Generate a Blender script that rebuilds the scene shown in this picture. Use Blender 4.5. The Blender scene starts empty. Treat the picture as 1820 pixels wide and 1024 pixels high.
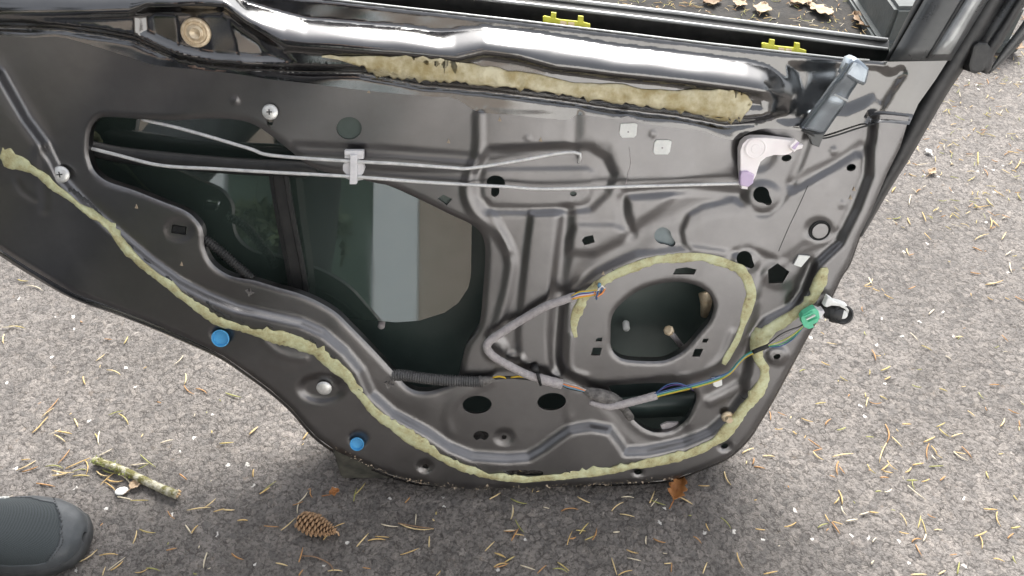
import bpy, bmesh, math, random
import numpy as np
from mathutils import Vector, Matrix
from mathutils.geometry import delaunay_2d_cdt

R = math.radians
random.seed(7)
rng = np.random.default_rng(11)
scene = bpy.context.scene
col = scene.collection

# ---------------------------------------------------------------- camera
CAM = np.array([0.0, 0.0, 1.12])
PITCH = R(46)
F = 1400.0                                    # focal length in pixels of the 1820 px wide photograph
cam_data = bpy.data.cameras.new('camera')
cam = bpy.data.objects.new('camera', cam_data)
col.objects.link(cam)
cam.location = CAM
cam.rotation_euler = (math.pi / 2 - PITCH, 0, 0)
cam_data.sensor_width = 36.0
cam_data.lens = 36.0 * F / 1820.0
cam_data.clip_start = 0.02
cam_data.clip_end = 2000
scene.camera = cam

# ---------------------------------------------------------------- sky, sun, exposure
SUN_EL, SUN_AZ = R(50), R(12)                 # veiled sun high beyond the door, a little to the right
world = bpy.data.worlds.new('World')
scene.world = world
world.use_nodes = True
wn = world.node_tree.nodes; wl = world.node_tree.links
bg = wn['Background']
sky = wn.new('ShaderNodeTexSky'); sky.sky_type = 'NISHITA'; sky.sun_disc = False
sky.sun_elevation = SUN_EL; sky.sun_rotation = SUN_AZ
sky.air_density = 1.0; sky.dust_density = 4.0; sky.ozone_density = 1.0
hsv = wn.new('ShaderNodeHueSaturation'); hsv.inputs['Saturation'].default_value = 0.22
wl.new(sky.outputs[0], hsv.inputs['Color'])
wl.new(hsv.outputs[0], bg.inputs['Color'])
bg.inputs['Strength'].default_value = 0.125
sun_data = bpy.data.lights.new('sun', 'SUN'); sun_data.energy = 2.2; sun_data.angle = R(26)
sun_data.color = (1.0, 0.96, 0.9)
sun = bpy.data.objects.new('sun', sun_data); col.objects.link(sun)
sd = Vector((math.sin(SUN_AZ) * math.cos(SUN_EL), math.cos(SUN_AZ) * math.cos(SUN_EL), math.sin(SUN_EL)))
sun.rotation_euler = sd.to_track_quat('Z', 'Y').to_euler()
sun.location = (2, -3, 6)
vs = scene.view_settings
vs.view_transform = 'Standard'; vs.look = 'None'; vs.gamma = 1.0; vs.use_curve_mapping = False
vs.exposure = 1.6

# ---------------------------------------------------------------- geometry of the place
cp, sp = math.cos(PITCH), math.sin(PITCH)
FWD = np.array([0, cp, -sp]); UP = np.array([0, sp, cp])
def rays(px, py):
    px = np.asarray(px, float); py = np.asarray(py, float)
    a = (px - 910.0) / F; b = (512.0 - py) / F
    return np.stack([a, FWD[1] + b * UP[1], FWD[2] + b * UP[2]], -1)
def G(px, py, z=0.0):
    d = rays(px, py)
    t = (z - CAM[2]) / d[..., 2]
    return CAM + d * t[..., None]
LEAN = R(20)                                  # the door leans back on the thing behind it
ND = np.array([0, -math.cos(LEAN), math.sin(LEAN)])
OD = G(910, 869, 0.006)
def P(px, py, h=0.0):
    """point of the door, h metres in front of its main plane"""
    d = rays(px, py)
    num = (OD - CAM) @ ND + np.asarray(h, float)
    return CAM + d * (num / (d @ ND))[..., None]
def V(a): return Vector([float(q) for q in a])
PXM = 1.0 / float(np.linalg.norm(P(910, 450) - P(911, 450)))     # pixels per metre on the door

# ---------------------------------------------------------------- materials
def mat(name, color, rough=0.5, metal=0.0, spec=0.5, noise=0.0, nscale=30.0, bump=0.0, bscale=200.0, coat=0.0, color2=None, nlo=0.35, nhi=0.65, coords='Object', rvar=0.0):
    m = bpy.data.materials.new(name); m.use_nodes = True
    nt = m.node_tree; b = nt.nodes['Principled BSDF']
    b.inputs['Base Color'].default_value = (*color, 1)
    b.inputs['Roughness'].default_value = rough
    b.inputs['Metallic'].default_value = metal
    b.inputs['Specular IOR Level'].default_value = spec
    b.inputs['Coat Weight'].default_value = coat
    b.inputs['Coat Roughness'].default_value = 0.08
    tc = nt.nodes.new('ShaderNodeTexCoord')
    if color2 is not None:
        n = nt.nodes.new('ShaderNodeTexNoise'); n.inputs['Scale'].default_value = nscale; n.inputs['Detail'].default_value = 6
        n.inputs['Roughness'].default_value = 0.65
        nt.links.new(tc.outputs[coords], n.inputs['Vector'])
        r = nt.nodes.new('ShaderNodeValToRGB')
        r.color_ramp.elements[0].position = nlo; r.color_ramp.elements[1].position = nhi
        r.color_ramp.elements[0].color = (*color, 1); r.color_ramp.elements[1].color = (*color2, 1)
        nt.links.new(n.outputs['Fac'], r.inputs['Fac'])
        nt.links.new(r.outputs['Color'], b.inputs['Base Color'])
        if rvar:
            mr = nt.nodes.new('ShaderNodeMapRange')
            mr.inputs['From Min'].default_value = nlo; mr.inputs['From Max'].default_value = nhi
            mr.inputs['To Min'].default_value = rough; mr.inputs['To Max'].default_value = rough + rvar
            nt.links.new(n.outputs['Fac'], mr.inputs['Value'])
            nt.links.new(mr.outputs['Result'], b.inputs['Roughness'])
    if bump:
        n2 = nt.nodes.new('ShaderNodeTexNoise'); n2.inputs['Scale'].default_value = bscale; n2.inputs['Detail'].default_value = 4
        nt.links.new(tc.outputs[coords], n2.inputs['Vector'])
        bp = nt.nodes.new('ShaderNodeBump'); bp.inputs['Strength'].default_value = bump; bp.inputs['Distance'].default_value = 0.002
        nt.links.new(n2.outputs['Fac'], bp.inputs['Height'])
        nt.links.new(bp.outputs['Normal'], b.inputs['Normal'])
    return m

def panel_material(name, A, B, metal, r0, r1, dirt=1.0):
    """dark factory coating on pressed steel: satin gloss, dust film, wiped smears, scratches"""
    m = bpy.data.materials.new(name); m.use_nodes = True
    nt = m.node_tree; b = nt.nodes['Principled BSDF']; N = nt.nodes.new; L = nt.links.new
    tc = N('ShaderNodeTexCoord')
    def noise(scale, detail=6, rough=0.6, vec=None, dist=0.0):
        n = N('ShaderNodeTexNoise'); n.inputs['Scale'].default_value = scale; n.inputs['Detail'].default_value = detail; n.inputs['Roughness'].default_value = rough; n.inputs['Distortion'].default_value = dist
        L(vec or tc.outputs['Object'], n.inputs['Vector']); return n.outputs['Fac']
    def ramp(v, lo, hi, c0=(0, 0, 0), c1=(1, 1, 1)):
        r = N('ShaderNodeValToRGB'); r.color_ramp.elements[0].position = lo; r.color_ramp.elements[1].position = hi
        r.color_ramp.elements[0].color = (*c0, 1); r.color_ramp.elements[1].color = (*c1, 1); L(v, r.inputs['Fac']); return r.outputs['Color']
    def math_(op, a, b_):
        q = N('ShaderNodeMath'); q.operation = op
        for k, w in ((0, a), (1, b_)):
            if isinstance(w, (int, float)): q.inputs[k].default_value = w
            else: L(w, q.inputs[k])
        return q.outputs[0]
    def mapped(scale, rot=(0, 0, 0)):
        mp = N('ShaderNodeMapping'); mp.inputs['Scale'].default_value = scale; mp.inputs['Rotation'].default_value = rot; L(tc.outputs['Object'], mp.inputs['Vector']); return mp.outputs[0]
    base = ramp(noise(5, 8, 0.7), 0.35, 0.75, A, B)
    wipe = ramp(noise(3.2, 8, 0.72, mapped((3.0, 1.0, 0.8), (0, 0.5, 0)), 0.6), 0.48, 0.72)           # wiped smears of dust
    speck = ramp(noise(420, 2), 0.69, 0.77)
    big = ramp(noise(95, 2), 0.74, 0.79)
    scr = N('ShaderNodeTexVoronoi'); scr.feature = 'DISTANCE_TO_EDGE'; scr.inputs['Scale'].default_value = 7; L(mapped((1.0, 1.0, 7.0), (0, 0.9, 0)), scr.inputs['Vector'])
    scratch = math_('MULTIPLY', ramp(scr.outputs['Distance'], 0.0, 0.012, (1, 1, 1), (0, 0, 0)), ramp(noise(4, 3), 0.55, 0.62))
    dust = math_('ADD', math_('MULTIPLY', wipe, 0.30 * dirt), math_('ADD', math_('MULTIPLY', speck, 0.45 * dirt), math_('ADD', math_('MULTIPLY', big, 0.35 * dirt), math_('MULTIPLY', scratch, 0.22 * dirt))))
    mx = N('ShaderNodeMix'); mx.data_type = 'RGBA'; mx.inputs['B'].default_value = (0.16, 0.145, 0.13, 1); mx.clamp_factor = True
    L(dust, mx.inputs['Factor']); L(base, mx.inputs['A']); L(mx.outputs['Result'], b.inputs['Base Color'])
    L(math_('SUBTRACT', metal, math_('MULTIPLY', dust, 0.8)), b.inputs['Metallic'])
    mr = N('ShaderNodeMapRange'); mr.inputs['To Min'].default_value = r0; mr.inputs['To Max'].default_value = r1; mr.inputs['From Min'].default_value = 0.3; mr.inputs['From Max'].default_value = 0.7
    L(noise(7, 8, 0.7), mr.inputs['Value']); L(math_('ADD', mr.outputs['Result'], math_('MULTIPLY', dust, 0.35)), b.inputs['Roughness'])
    b.inputs['Specular IOR Level'].default_value = 0.6
    bp = N('ShaderNodeBump'); bp.inputs['Strength'].default_value = 0.05; bp.inputs['Distance'].default_value = 0.001
    L(noise(900, 2), bp.inputs['Height']); L(bp.outputs['Normal'], b.inputs['Normal'])
    return m
PANEL_A, PANEL_B, PANEL_METAL = (0.158, 0.156, 0.159), (0.215, 0.212, 0.215), 1.0
M = {}
M['panel'] = panel_material('coated_steel', PANEL_A, PANEL_B, PANEL_METAL, 0.27, 0.38, 0.5)
M['gloss'] = panel_material('gloss_dark_coating', (0.15, 0.15, 0.152), (0.2, 0.198, 0.195), 1.0, 0.07, 0.16, 0.3)
M['rubber'] = mat('black_rubber', (0.018, 0.019, 0.02), 0.45, 0, 0.5, bump=0.15, bscale=500, color2=(0.04, 0.04, 0.04), nscale=60)
M['black'] = mat('black_plastic', (0.012, 0.013, 0.014), 0.5, 0, 0.4, color2=(0.025, 0.025, 0.025), nscale=50)
M['skin'] = mat('inside_of_outer_skin', (0.045, 0.066, 0.060), 0.4, 0, 0.5, color2=(0.065, 0.09, 0.083), nscale=9)
M['trim'] = mat('grey_trim', (0.30, 0.31, 0.31), 0.25, 0.3, 0.5, color2=(0.42, 0.43, 0.43), nscale=40)
M['frame'] = mat('frame_paint', (0.05, 0.053, 0.055), 0.25, 0.2, 0.6, color2=(0.075, 0.078, 0.08), nscale=30, rvar=0.12)
M['steel'] = mat('zinc_steel', (0.55, 0.55, 0.55), 0.5, 0.4, 0.5, color2=(0.74, 0.74, 0.73), nscale=90, bump=0.1, bscale=300)
M['zinc'] = mat('bright_zinc', (0.62, 0.62, 0.6), 0.35, 0.6, 0.5, color2=(0.8, 0.8, 0.78), nscale=120)
M['brass'] = mat('yellow_zinc', (0.50, 0.38, 0.24), 0.4, 0.4, 0.5, color2=(0.70, 0.60, 0.44), nscale=150)
M['white'] = mat('white_plastic', (0.62, 0.61, 0.63), 0.45, 0, 0.4, color2=(0.74, 0.73, 0.74), nscale=90)
M['pad'] = mat('off_white_foam_pad', (0.72, 0.73, 0.71), 0.7, 0, 0.3, color2=(0.82, 0.83, 0.80), nscale=120)
M['crank'] = mat('pinkish_white_plastic', (0.88, 0.82, 0.82), 0.4, 0, 0.4, color2=(0.92, 0.88, 0.87), nscale=60)
M['lilac'] = mat('lilac_plastic', (0.55, 0.44, 0.62), 0.45)
M['lever'] = mat('blue_grey_coated_metal', (0.27, 0.31, 0.35), 0.25, 0.8, 0.6, color2=(0.34, 0.38, 0.42), nscale=60)
M['blue'] = mat('blue_plastic', (0.06, 0.30, 0.58), 0.4, 0, 0.5, color2=(0.08, 0.36, 0.64), nscale=90)
M['yellow'] = mat('yellow_plastic', (0.42, 0.42, 0.03), 0.5, 0, 0.4, color2=(0.55, 0.53, 0.06), nscale=90)
M['green'] = mat('green_plastic', (0.09, 0.50, 0.29), 0.4, 0, 0.5, color2=(0.14, 0.58, 0.36), nscale=90)
M['tape'] = mat('grey_cloth_tape', (0.30, 0.28, 0.285), 0.75, 0, 0.3, color2=(0.42, 0.39, 0.39), nscale=160, bump=0.5, bscale=700)
M['dirty_tape'] = mat('dirty_grey_tape', (0.07, 0.066, 0.066), 0.8, 0, 0.3, color2=(0.2, 0.19, 0.18), nscale=110, bump=0.6, bscale=400)
M['w_blue'] = mat('blue_wire', (0.05, 0.11, 0.26), 0.5)
M['w_sky'] = mat('light_blue_wire', (0.13, 0.28, 0.40), 0.5)
M['w_yellow'] = mat('yellow_wire', (0.62, 0.42, 0.03), 0.4)
M['w_lime'] = mat('yellow_green_wire', (0.42, 0.46, 0.08), 0.4)
M['w_green'] = mat('green_wire', (0.03, 0.26, 0.14), 0.4)
M['w_orange'] = mat('orange_wire', (0.75, 0.25, 0.06), 0.4)
M['w_white'] = mat('white_wire', (0.7, 0.68, 0.66), 0.4)
M['w_purple'] = mat('purple_wire', (0.12, 0.06, 0.26), 0.4)

def sealant_material():
    m = bpy.data.materials.new('butyl_sealant'); m.use_nodes = True
    nt = m.node_tree; b = nt.nodes['Principled BSDF']; N = nt.nodes.new; L = nt.links.new
    tc = N('ShaderNodeTexCoord')
    n1 = N('ShaderNodeTexNoise'); n1.inputs['Scale'].default_value = 38; n1.inputs['Detail'].default_value = 9; n1.inputs['Roughness'].default_value = 0.8
    L(tc.outputs['Object'], n1.inputs['Vector'])
    r1 = N('ShaderNodeValToRGB'); e = r1.color_ramp.elements
    e[0].position = 0.30; e[0].color = (0.09, 0.06, 0.03, 1)
    e[1].position = 0.42; e[1].color = (0.40, 0.36, 0.19, 1)
    x = e.new(0.55); x.color = (0.52, 0.53, 0.32, 1)
    x = e.new(0.72); x.color = (0.60, 0.62, 0.45, 1)
    L(n1.outputs['Fac'], r1.inputs['Fac']); L(r1.outputs['Color'], b.inputs['Base Color'])
    b.inputs['Roughness'].default_value = 0.6
    n3 = N('ShaderNodeTexNoise'); n3.inputs['Scale'].default_value = 130; n3.inputs['Detail'].default_value = 4
    L(tc.outputs['Object'], n3.inputs['Vector'])
    bp = N('ShaderNodeBump'); bp.inputs['Strength'].default_value = 0.35; bp.inputs['Distance'].default_value = 0.002
    L(n3.outputs['Fac'], bp.inputs['Height']); L(bp.outputs['Normal'], b.inputs['Normal'])
    return m
M['seal'] = sealant_material()
M['seal_old'] = mat('dried_pale_sealant', (0.36, 0.29, 0.14), 0.65, 0, 0.4, color2=(0.62, 0.57, 0.40), nscale=34, nlo=0.36, nhi=0.6, bump=0.5, bscale=90)

def glass_material():
    m = bpy.data.materials.new('green_tinted_glass'); m.use_nodes = True
    b = m.node_tree.nodes['Principled BSDF']
    b.inputs['Base Color'].default_value = (0.10, 0.17, 0.145, 1)
    b.inputs['Roughness'].default_value = 0.02
    b.inputs['Transmission Weight'].default_value = 0.55
    b.inputs['IOR'].default_value = 1.5
    b.inputs['Coat Weight'].default_value = 0.8
    b.inputs['Coat Roughness'].default_value = 0.02
    b.inputs['Coat IOR'].default_value = 1.75
    n = m.node_tree.nodes.new('ShaderNodeTexNoise'); n.inputs['Scale'].default_value = 6; n.inputs['Detail'].default_value = 5
    r = m.node_tree.nodes.new('ShaderNodeValToRGB')
    r.color_ramp.elements[0].color = (0.045, 0.066, 0.058, 1); r.color_ramp.elements[1].color = (0.085, 0.115, 0.10, 1)
    m.node_tree.links.new(n.outputs['Fac'], r.inputs['Fac']); m.node_tree.links.new(r.outputs['Color'], b.inputs['Base Color'])
    tc = m.node_tree.nodes.new('ShaderNodeTexCoord'); mp = m.node_tree.nodes.new('ShaderNodeMapping'); mp.inputs['Scale'].default_value = (60, 9, 6)
    n2 = m.node_tree.nodes.new('ShaderNodeTexNoise'); n2.inputs['Scale'].default_value = 1.0; n2.inputs['Detail'].default_value = 5
    m.node_tree.links.new(tc.outputs['Object'], mp.inputs['Vector']); m.node_tree.links.new(mp.outputs[0], n2.inputs['Vector'])
    r2 = m.node_tree.nodes.new('ShaderNodeMapRange'); r2.inputs['From Min'].default_value = 0.45; r2.inputs['From Max'].default_value = 0.75; r2.inputs['To Min'].default_value = 0.02; r2.inputs['To Max'].default_value = 0.06
    m.node_tree.links.new(n2.outputs['Fac'], r2.inputs['Value']); m.node_tree.links.new(r2.outputs[0], b.inputs['Coat Roughness']); m.node_tree.links.new(r2.outputs[0], b.inputs['Roughness'])
    return m
M['glass'] = glass_material()

# ---------------------------------------------------------------- helpers
def new_mesh(name, verts, faces, material=None, parent=None, smooth=True):
    me = bpy.data.meshes.new(name)
    me.from_pydata([tuple(map(float, v)) for v in verts], [], faces)
    me.validate()
    if smooth:
        me.polygons.foreach_set('use_smooth', [True] * len(me.polygons))
    if material is not None:
        me.materials.append(M[material] if isinstance(material, str) else material)
    me.update()
    o = bpy.data.objects.new(name, me); col.objects.link(o)
    if parent is not None:
        o.parent = parent
        o.matrix_parent_inverse = parent.matrix_world.inverted()
    return o
def empty(name, loc):
    o = bpy.data.objects.new(name, None); col.objects.link(o)
    o.location = loc; o.empty_display_size = 0.05
    bpy.context.view_layer.update()
    return o
def tag(o, label=None, category=None, group=None, kind=None):
    if label: o['label'] = label
    if category: o['category'] = category
    if group: o['group'] = group
    if kind: o['kind'] = kind
    return o
def fix_normals(o):
    bm = bmesh.new(); bm.from_mesh(o.data)
    bmesh.ops.recalc_face_normals(bm, faces=bm.faces); bm.to_mesh(o.data); bm.free()
    return o
def smoothstep(x):
    x = np.clip(x, 0, 1); return x * x * (3 - 2 * x)
def catmull(pts, step):
    """smooth curve through pts (any dimension), resampled about every `step` units of the first two or three coordinates"""
    p = np.asarray(pts, float)
    if len(p) < 3:
        n = max(2, int(np.linalg.norm(p[-1] - p[0]) / step) + 1)
        t = np.linspace(0, 1, n)[:, None]
        return p[0] * (1 - t) + p[-1] * t
    q = np.vstack([2 * p[0] - p[1], p, 2 * p[-1] - p[-2]])
    out = []
    for i in range(1, len(q) - 2):
        p0, p1, p2, p3 = q[i - 1], q[i], q[i + 1], q[i + 2]
        n = max(1, int(np.linalg.norm((p2 - p1)[:3]) / step))
        for k in range(n):
            t = k / n
            out.append(0.5 * ((2 * p1) + (-p0 + p2) * t + (2 * p0 - 5 * p1 + 4 * p2 - p3) * t * t + (-p0 + 3 * p1 - 3 * p2 + p3) * t ** 3))
    out.append(q[-2])
    return np.array(out)
def dense(poly, step, closed=True):
    p = np.asarray(poly, float); n = len(p); out = []
    for i in range(n if closed else n - 1):
        a, b = p[i], p[(i + 1) % n]
        k = max(1, int(np.linalg.norm(b - a) / step))
        for j in range(k): out.append(a + (b - a) * j / k)
    if not closed: out.append(p[-1])
    return np.array(out)
def round_poly(poly, step=4.0):
    """closed smooth curve through the corners"""
    p = np.asarray(poly, float); n = len(p); out = []
    for i in range(n):
        p0, p1, p2, p3 = p[i - 1], p[i], p[(i + 1) % n], p[(i + 2) % n]
        k = max(1, int(np.linalg.norm(p2 - p1) / step))
        for j in range(k):
            t = j / k
            out.append(0.5 * ((2 * p1) + (-p0 + p2) * t + (2 * p0 - 5 * p1 + 4 * p2 - p3) * t * t + (-p0 + 3 * p1 - 3 * p2 + p3) * t ** 3))
    return np.array(out)
def ellipse(cx, cy, rx, ry, rot=0.0, n=28):
    t = np.linspace(0, 2 * np.pi, n, endpoint=False); c, s = math.cos(rot), math.sin(rot)
    x, y = rx * np.cos(t), ry * np.sin(t)
    return np.stack([cx + c * x - s * y, cy + s * x + c * y], -1)
def seg_dist(pts, a, b):
    ab = b - a; l = ab @ ab + 1e-12
    t = np.clip(((pts - a) @ ab) / l, 0, 1)
    d = pts - (a + t[:, None] * ab)
    return np.hypot(d[:, 0], d[:, 1])
def line_dist(pts, line):
    line = np.asarray(line, float); d = np.full(len(pts), 1e9)
    for i in range(len(line) - 1): d = np.minimum(d, seg_dist(pts, line[i], line[i + 1]))
    return d
def inside(pts, poly):
    poly = np.asarray(poly, float); x, y = pts[:, 0], pts[:, 1]; r = np.zeros(len(pts), bool); n = len(poly)
    for i in range(n):
        x1, y1 = poly[i]; x2, y2 = poly[(i + 1) % n]
        if y1 == y2: continue
        c = ((y1 > y) != (y2 > y)) & (x < (x2 - x1) * (y - y1) / (y2 - y1) + x1)
        r ^= c
    return r
def sdist(pts, poly):
    poly = np.asarray(poly, float)
    d = line_dist(pts, np.vstack([poly, poly[:1]]))
    return np.where(inside(pts, poly), -d, d)
def sheet(name, outline, holes, hfun, spacing, material, parent, rim=0.006, hole_rims=None, smooth_rim=False):
    """pressed sheet: triangulated inside the outline, holes cut out, cut edges turned back by `rim`"""
    loops = [dense(outline, spacing)] + [dense(h, min(spacing, 4)) for h in holes]
    x0, y0 = loops[0].min(0); x1, y1 = loops[0].max(0)
    gx, gy = np.meshgrid(np.arange(x0, x1, spacing), np.arange(y0, y1, spacing))
    gx[1::2] += spacing / 2
    pts = np.stack([gx.ravel(), gy.ravel()], -1) + rng.uniform(-0.15, 0.15, (gx.size, 2)) * spacing
    pts = pts[sdist(pts, outline) < -spacing * 0.6]
    for h in holes:
        bx0, by0 = h.min(0) - spacing; bx1, by1 = h.max(0) + spacing
        near = (pts[:, 0] > bx0) & (pts[:, 0] < bx1) & (pts[:, 1] > by0) & (pts[:, 1] < by1)
        idx = np.where(near)[0]
        if len(idx):
            bad = sdist(pts[idx], h) < spacing * 0.6
            keep = np.ones(len(pts), bool); keep[idx[bad]] = False; pts = pts[keep]
    allp = []; edges = []; 
    for l in loops:
        s = len(allp); allp.extend(l.tolist())
        edges += [(s + i, s + (i + 1) % len(l)) for i in range(len(l))]
    allp.extend(pts.tolist())
    vo, eo, fo, ov, oe, of = delaunay_2d_cdt([Vector(p) for p in allp], edges, [], 0, 1e-5)
    vp = np.array([(v.x, v.y) for v in vo]); fa = np.array([f for f in fo if len(f) == 3])
    cen = vp[fa].mean(1)
    ok = inside(cen, loops[0])
    for h in loops[1:]:
        ok &= ~inside(cen, h)
    fa = fa[ok]
    hh = hfun(vp)
    P3 = P(vp[:, 0], vp[:, 1], hh)
    a, b, c = P3[fa[:, 0]], P3[fa[:, 1]], P3[fa[:, 2]]
    flip = (np.cross(b - a, c - a) @ ND) < 0
    fa[flip] = fa[flip][:, ::-1]
    verts = list(P3); faces = [tuple(int(i) for i in f) for f in fa]
    # turned-back edges
    for k, l in enumerate(loops):
        depth = rim if k == 0 else (hole_rims[k - 1] if hole_rims is not None else rim)
        if depth <= 0: continue
        n = len(l); hl = hfun(l)
        top = P(l[:, 0], l[:, 1], hl - 0.0002); bot = top - ND * depth
        s = len(verts); verts.extend(top); verts.extend(bot)
        for i in range(n):
            j = (i + 1) % n
            faces.append((s + i, s + j, s + n + j, s + n + i))
    return new_mesh(name, verts, faces, material, parent)
def frame_of(t):
    t = t / (np.linalg.norm(t) + 1e-12)
    u = np.array([0, 0, 1.0]) if abs(t[2]) < 0.9 else np.array([1.0, 0, 0])
    a = np.cross(t, u); a /= np.linalg.norm(a)
    return a, np.cross(t, a)
def tube(name, pts, r, material, parent=None, sides=10, cap=True, smooth=True, sx=None):
    """tube through 3-D points; r a number or one per point"""
    p = np.asarray(pts, float); n = len(p)
    r = np.full(n, r, float) if np.isscalar(r) else np.asarray(r, float)
    T = np.gradient(p, axis=0)
    a, b = frame_of(T[0]); verts = []; faces = []
    for i in range(n):
        t = T[i] / (np.linalg.norm(T[i]) + 1e-12)
        a = a - t * (a @ t); a /= np.linalg.norm(a) + 1e-12; b = np.cross(t, a)
        for k in range(sides):
            w = 2 * math.pi * k / sides
            verts.append(p[i] + r[i] * (math.cos(w) * a + math.sin(w) * b * (1 if sx is None else sx)))
    for i in range(n - 1):
        for k in range(sides):
            k2 = (k + 1) % sides
            faces.append((i * sides + k, i * sides + k2, (i + 1) * sides + k2, (i + 1) * sides + k))
    if cap:
        faces.append(tuple(range(sides))[::-1]); faces.append(tuple((n - 1) * sides + k for k in range(sides)))
    if name is None: return verts, faces
    return fix_normals(new_mesh(name, verts, faces, material, parent, smooth))
def lathe_vf(profile, center, axis, sides=24, ax=None):
    axis = np.asarray(axis, float); axis = axis / np.linalg.norm(axis)
    a, b = frame_of(axis) if ax is None else ax
    verts = []; faces = []; m = len(profile)
    for r, z in profile:
        for k in range(sides):
            w = 2 * math.pi * k / sides
            verts.append(np.asarray(center) + axis * z + max(r, 1e-5) * (math.cos(w) * a + math.sin(w) * b))
    for i in range(m - 1):
        for k in range(sides):
            k2 = (k + 1) % sides
            faces.append((i * sides + k, i * sides + k2, (i + 1) * sides + k2, (i + 1) * sides + k))
    faces.append(tuple((m - 1) * sides + k for k in range(sides)))
    faces.append(tuple(range(sides))[::-1])
    return verts, faces
def lathe(name, profile, center, axis, material, parent=None, sides=24, smooth=True):
    v, f = lathe_vf(profile, center, axis, sides)
    o = fix_normals(new_mesh(name, v, f, material, parent, smooth)); o.data.set_sharp_from_angle(angle=R(38)); return o
def slab(name, poly_px, h0, h1, material, parent, bevel=0.0, smooth=False, axis=None):
    """flat plate: outline in the photograph's pixels, front at h1 and back at h0"""
    p = np.asarray(poly_px, float); n = len(p)
    h1 = np.full(n, h1, float) if np.isscalar(h1) else np.asarray(h1, float)
    front = P(p[:, 0], p[:, 1], h1)
    th = (h1 - h0)
    back = front - ND * th[:, None]
    bm = bmesh.new()
    vf = [bm.verts.new(V(q)) for q in front]; vb = [bm.verts.new(V(q)) for q in back]
    ff = bm.faces.new(vf); fb = bm.faces.new(vb[::-1])
    for i in range(n):
        j = (i + 1) % n
        bm.faces.new((vf[i], vb[i], vb[j], vf[j]))
    bmesh.ops.recalc_face_normals(bm, faces=bm.faces)
    if bevel:
        bmesh.ops.bevel(bm, geom=[e for e in ff.edges], offset=bevel, segments=2, profile=0.6, affect='EDGES')
    bmesh.ops.triangulate(bm, faces=[f for f in bm.faces if len(f.verts) > 4])
    me = bpy.data.meshes.new(name); bm.to_mesh(me); bm.free()
    if smooth: me.polygons.foreach_set('use_smooth', [True] * len(me.polygons)); me.set_sharp_from_angle(angle=R(60))
    me.materials.append(M[material] if isinstance(material, str) else material)
    o = bpy.data.objects.new(name, me); col.objects.link(o); o.parent = parent
    o.matrix_parent_inverse = parent.matrix_world.inverted()
    return o
def ribbon(name, secs, material, parent, closed=True, smooth=True):
    """loft through cross-sections: list of arrays (k, 3)"""
    k = len(secs[0]); verts = [q for s in secs for q in s]; faces = []
    for i in range(len(secs) - 1):
        for j in range(k if closed else k - 1):
            j2 = (j + 1) % k
            faces.append((i * k + j, i * k + j2, (i + 1) * k + j2, (i + 1) * k + j))
    if closed:
        faces.append(tuple(range(k))[::-1]); faces.append(tuple((len(secs) - 1) * k + j for j in range(k)))
    return fix_normals(new_mesh(name, verts, faces, material, parent, smooth))
def interp(x, table):
    t = np.asarray(table, float)
    return np.interp(x, t[:, 0], t[:, 1])

# ================================================================ THE CAR DOOR
door = empty('car_door', V(G(1000, 866, 0.0)))
tag(door, 'stripped dark car door with exposed wiring and pale sealant, standing upright on the asphalt', 'car door')

# ---- traced lines (pixels of the photograph)
OUTLINE = [(-170, -75), (-190, 60), (-180, 200), (-120, 350), (-60, 410), (0, 443), (53, 477), (132, 522), (211, 551), (277, 577), (343, 606), (396, 632), (437, 660),
           (480, 692), (519, 727), (545, 758), (564, 778), (596, 801), (638, 820), (677, 838), (725, 854), (770, 863), (836, 869), (915, 868),
           (985, 866), (1065, 862), (1144, 858), (1196, 852), (1249, 833), (1289, 816), (1315, 796), (1334, 775), (1347, 754), (1374, 709), (1411, 640),
           (1441, 585), (1472, 537), (1494, 492), (1509, 469), (1526, 423), (1546, 382), (1577, 308), (1600, 262), (1632, 185), (1664, 140), (1690, 100)]
LINE_A = [(-190, 62), (0, 63), (53, 67), (105, 66), (158, 79), (224, 100), (277, 116), (343, 123), (422, 132), (480, 141), (545, 148), (651, 161), (756, 171), (801, 174),
          (822, 182), (851, 199), (902, 204), (985, 212), (1012, 212), (1030, 204), (1096, 212), (1117, 208), (1144, 219), (1196, 227), (1249, 233), (1276, 243),
          (1307, 249), (1328, 237), (1355, 229), (1380, 229), (1427, 233), (1459, 245), (1485, 240), (1525, 227), (1564, 218), (1616, 222)]
LIP = [(-170, -75), (0, -55), (300, -27), (588, 0), (920, 37), (1249, 77), (1498, 105), (1570, 110)]
lineA = catmull(LINE_A, 5)
lineA_x, lineA_y = lineA[:, 0], lineA[:, 1]
def below_A(pts): return pts[:, 1] - np.interp(pts[:, 0], lineA_x, lineA_y)
def lowcurve(pts):
    x, y = pts[:, 0], pts[:, 1]
    return 0.0012 * np.sin(x * 0.011 + 1.3) * np.sin(y * 0.013 + 0.4) + 0.0005 * np.sin(x * 0.031 + y * 0.021)

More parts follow.
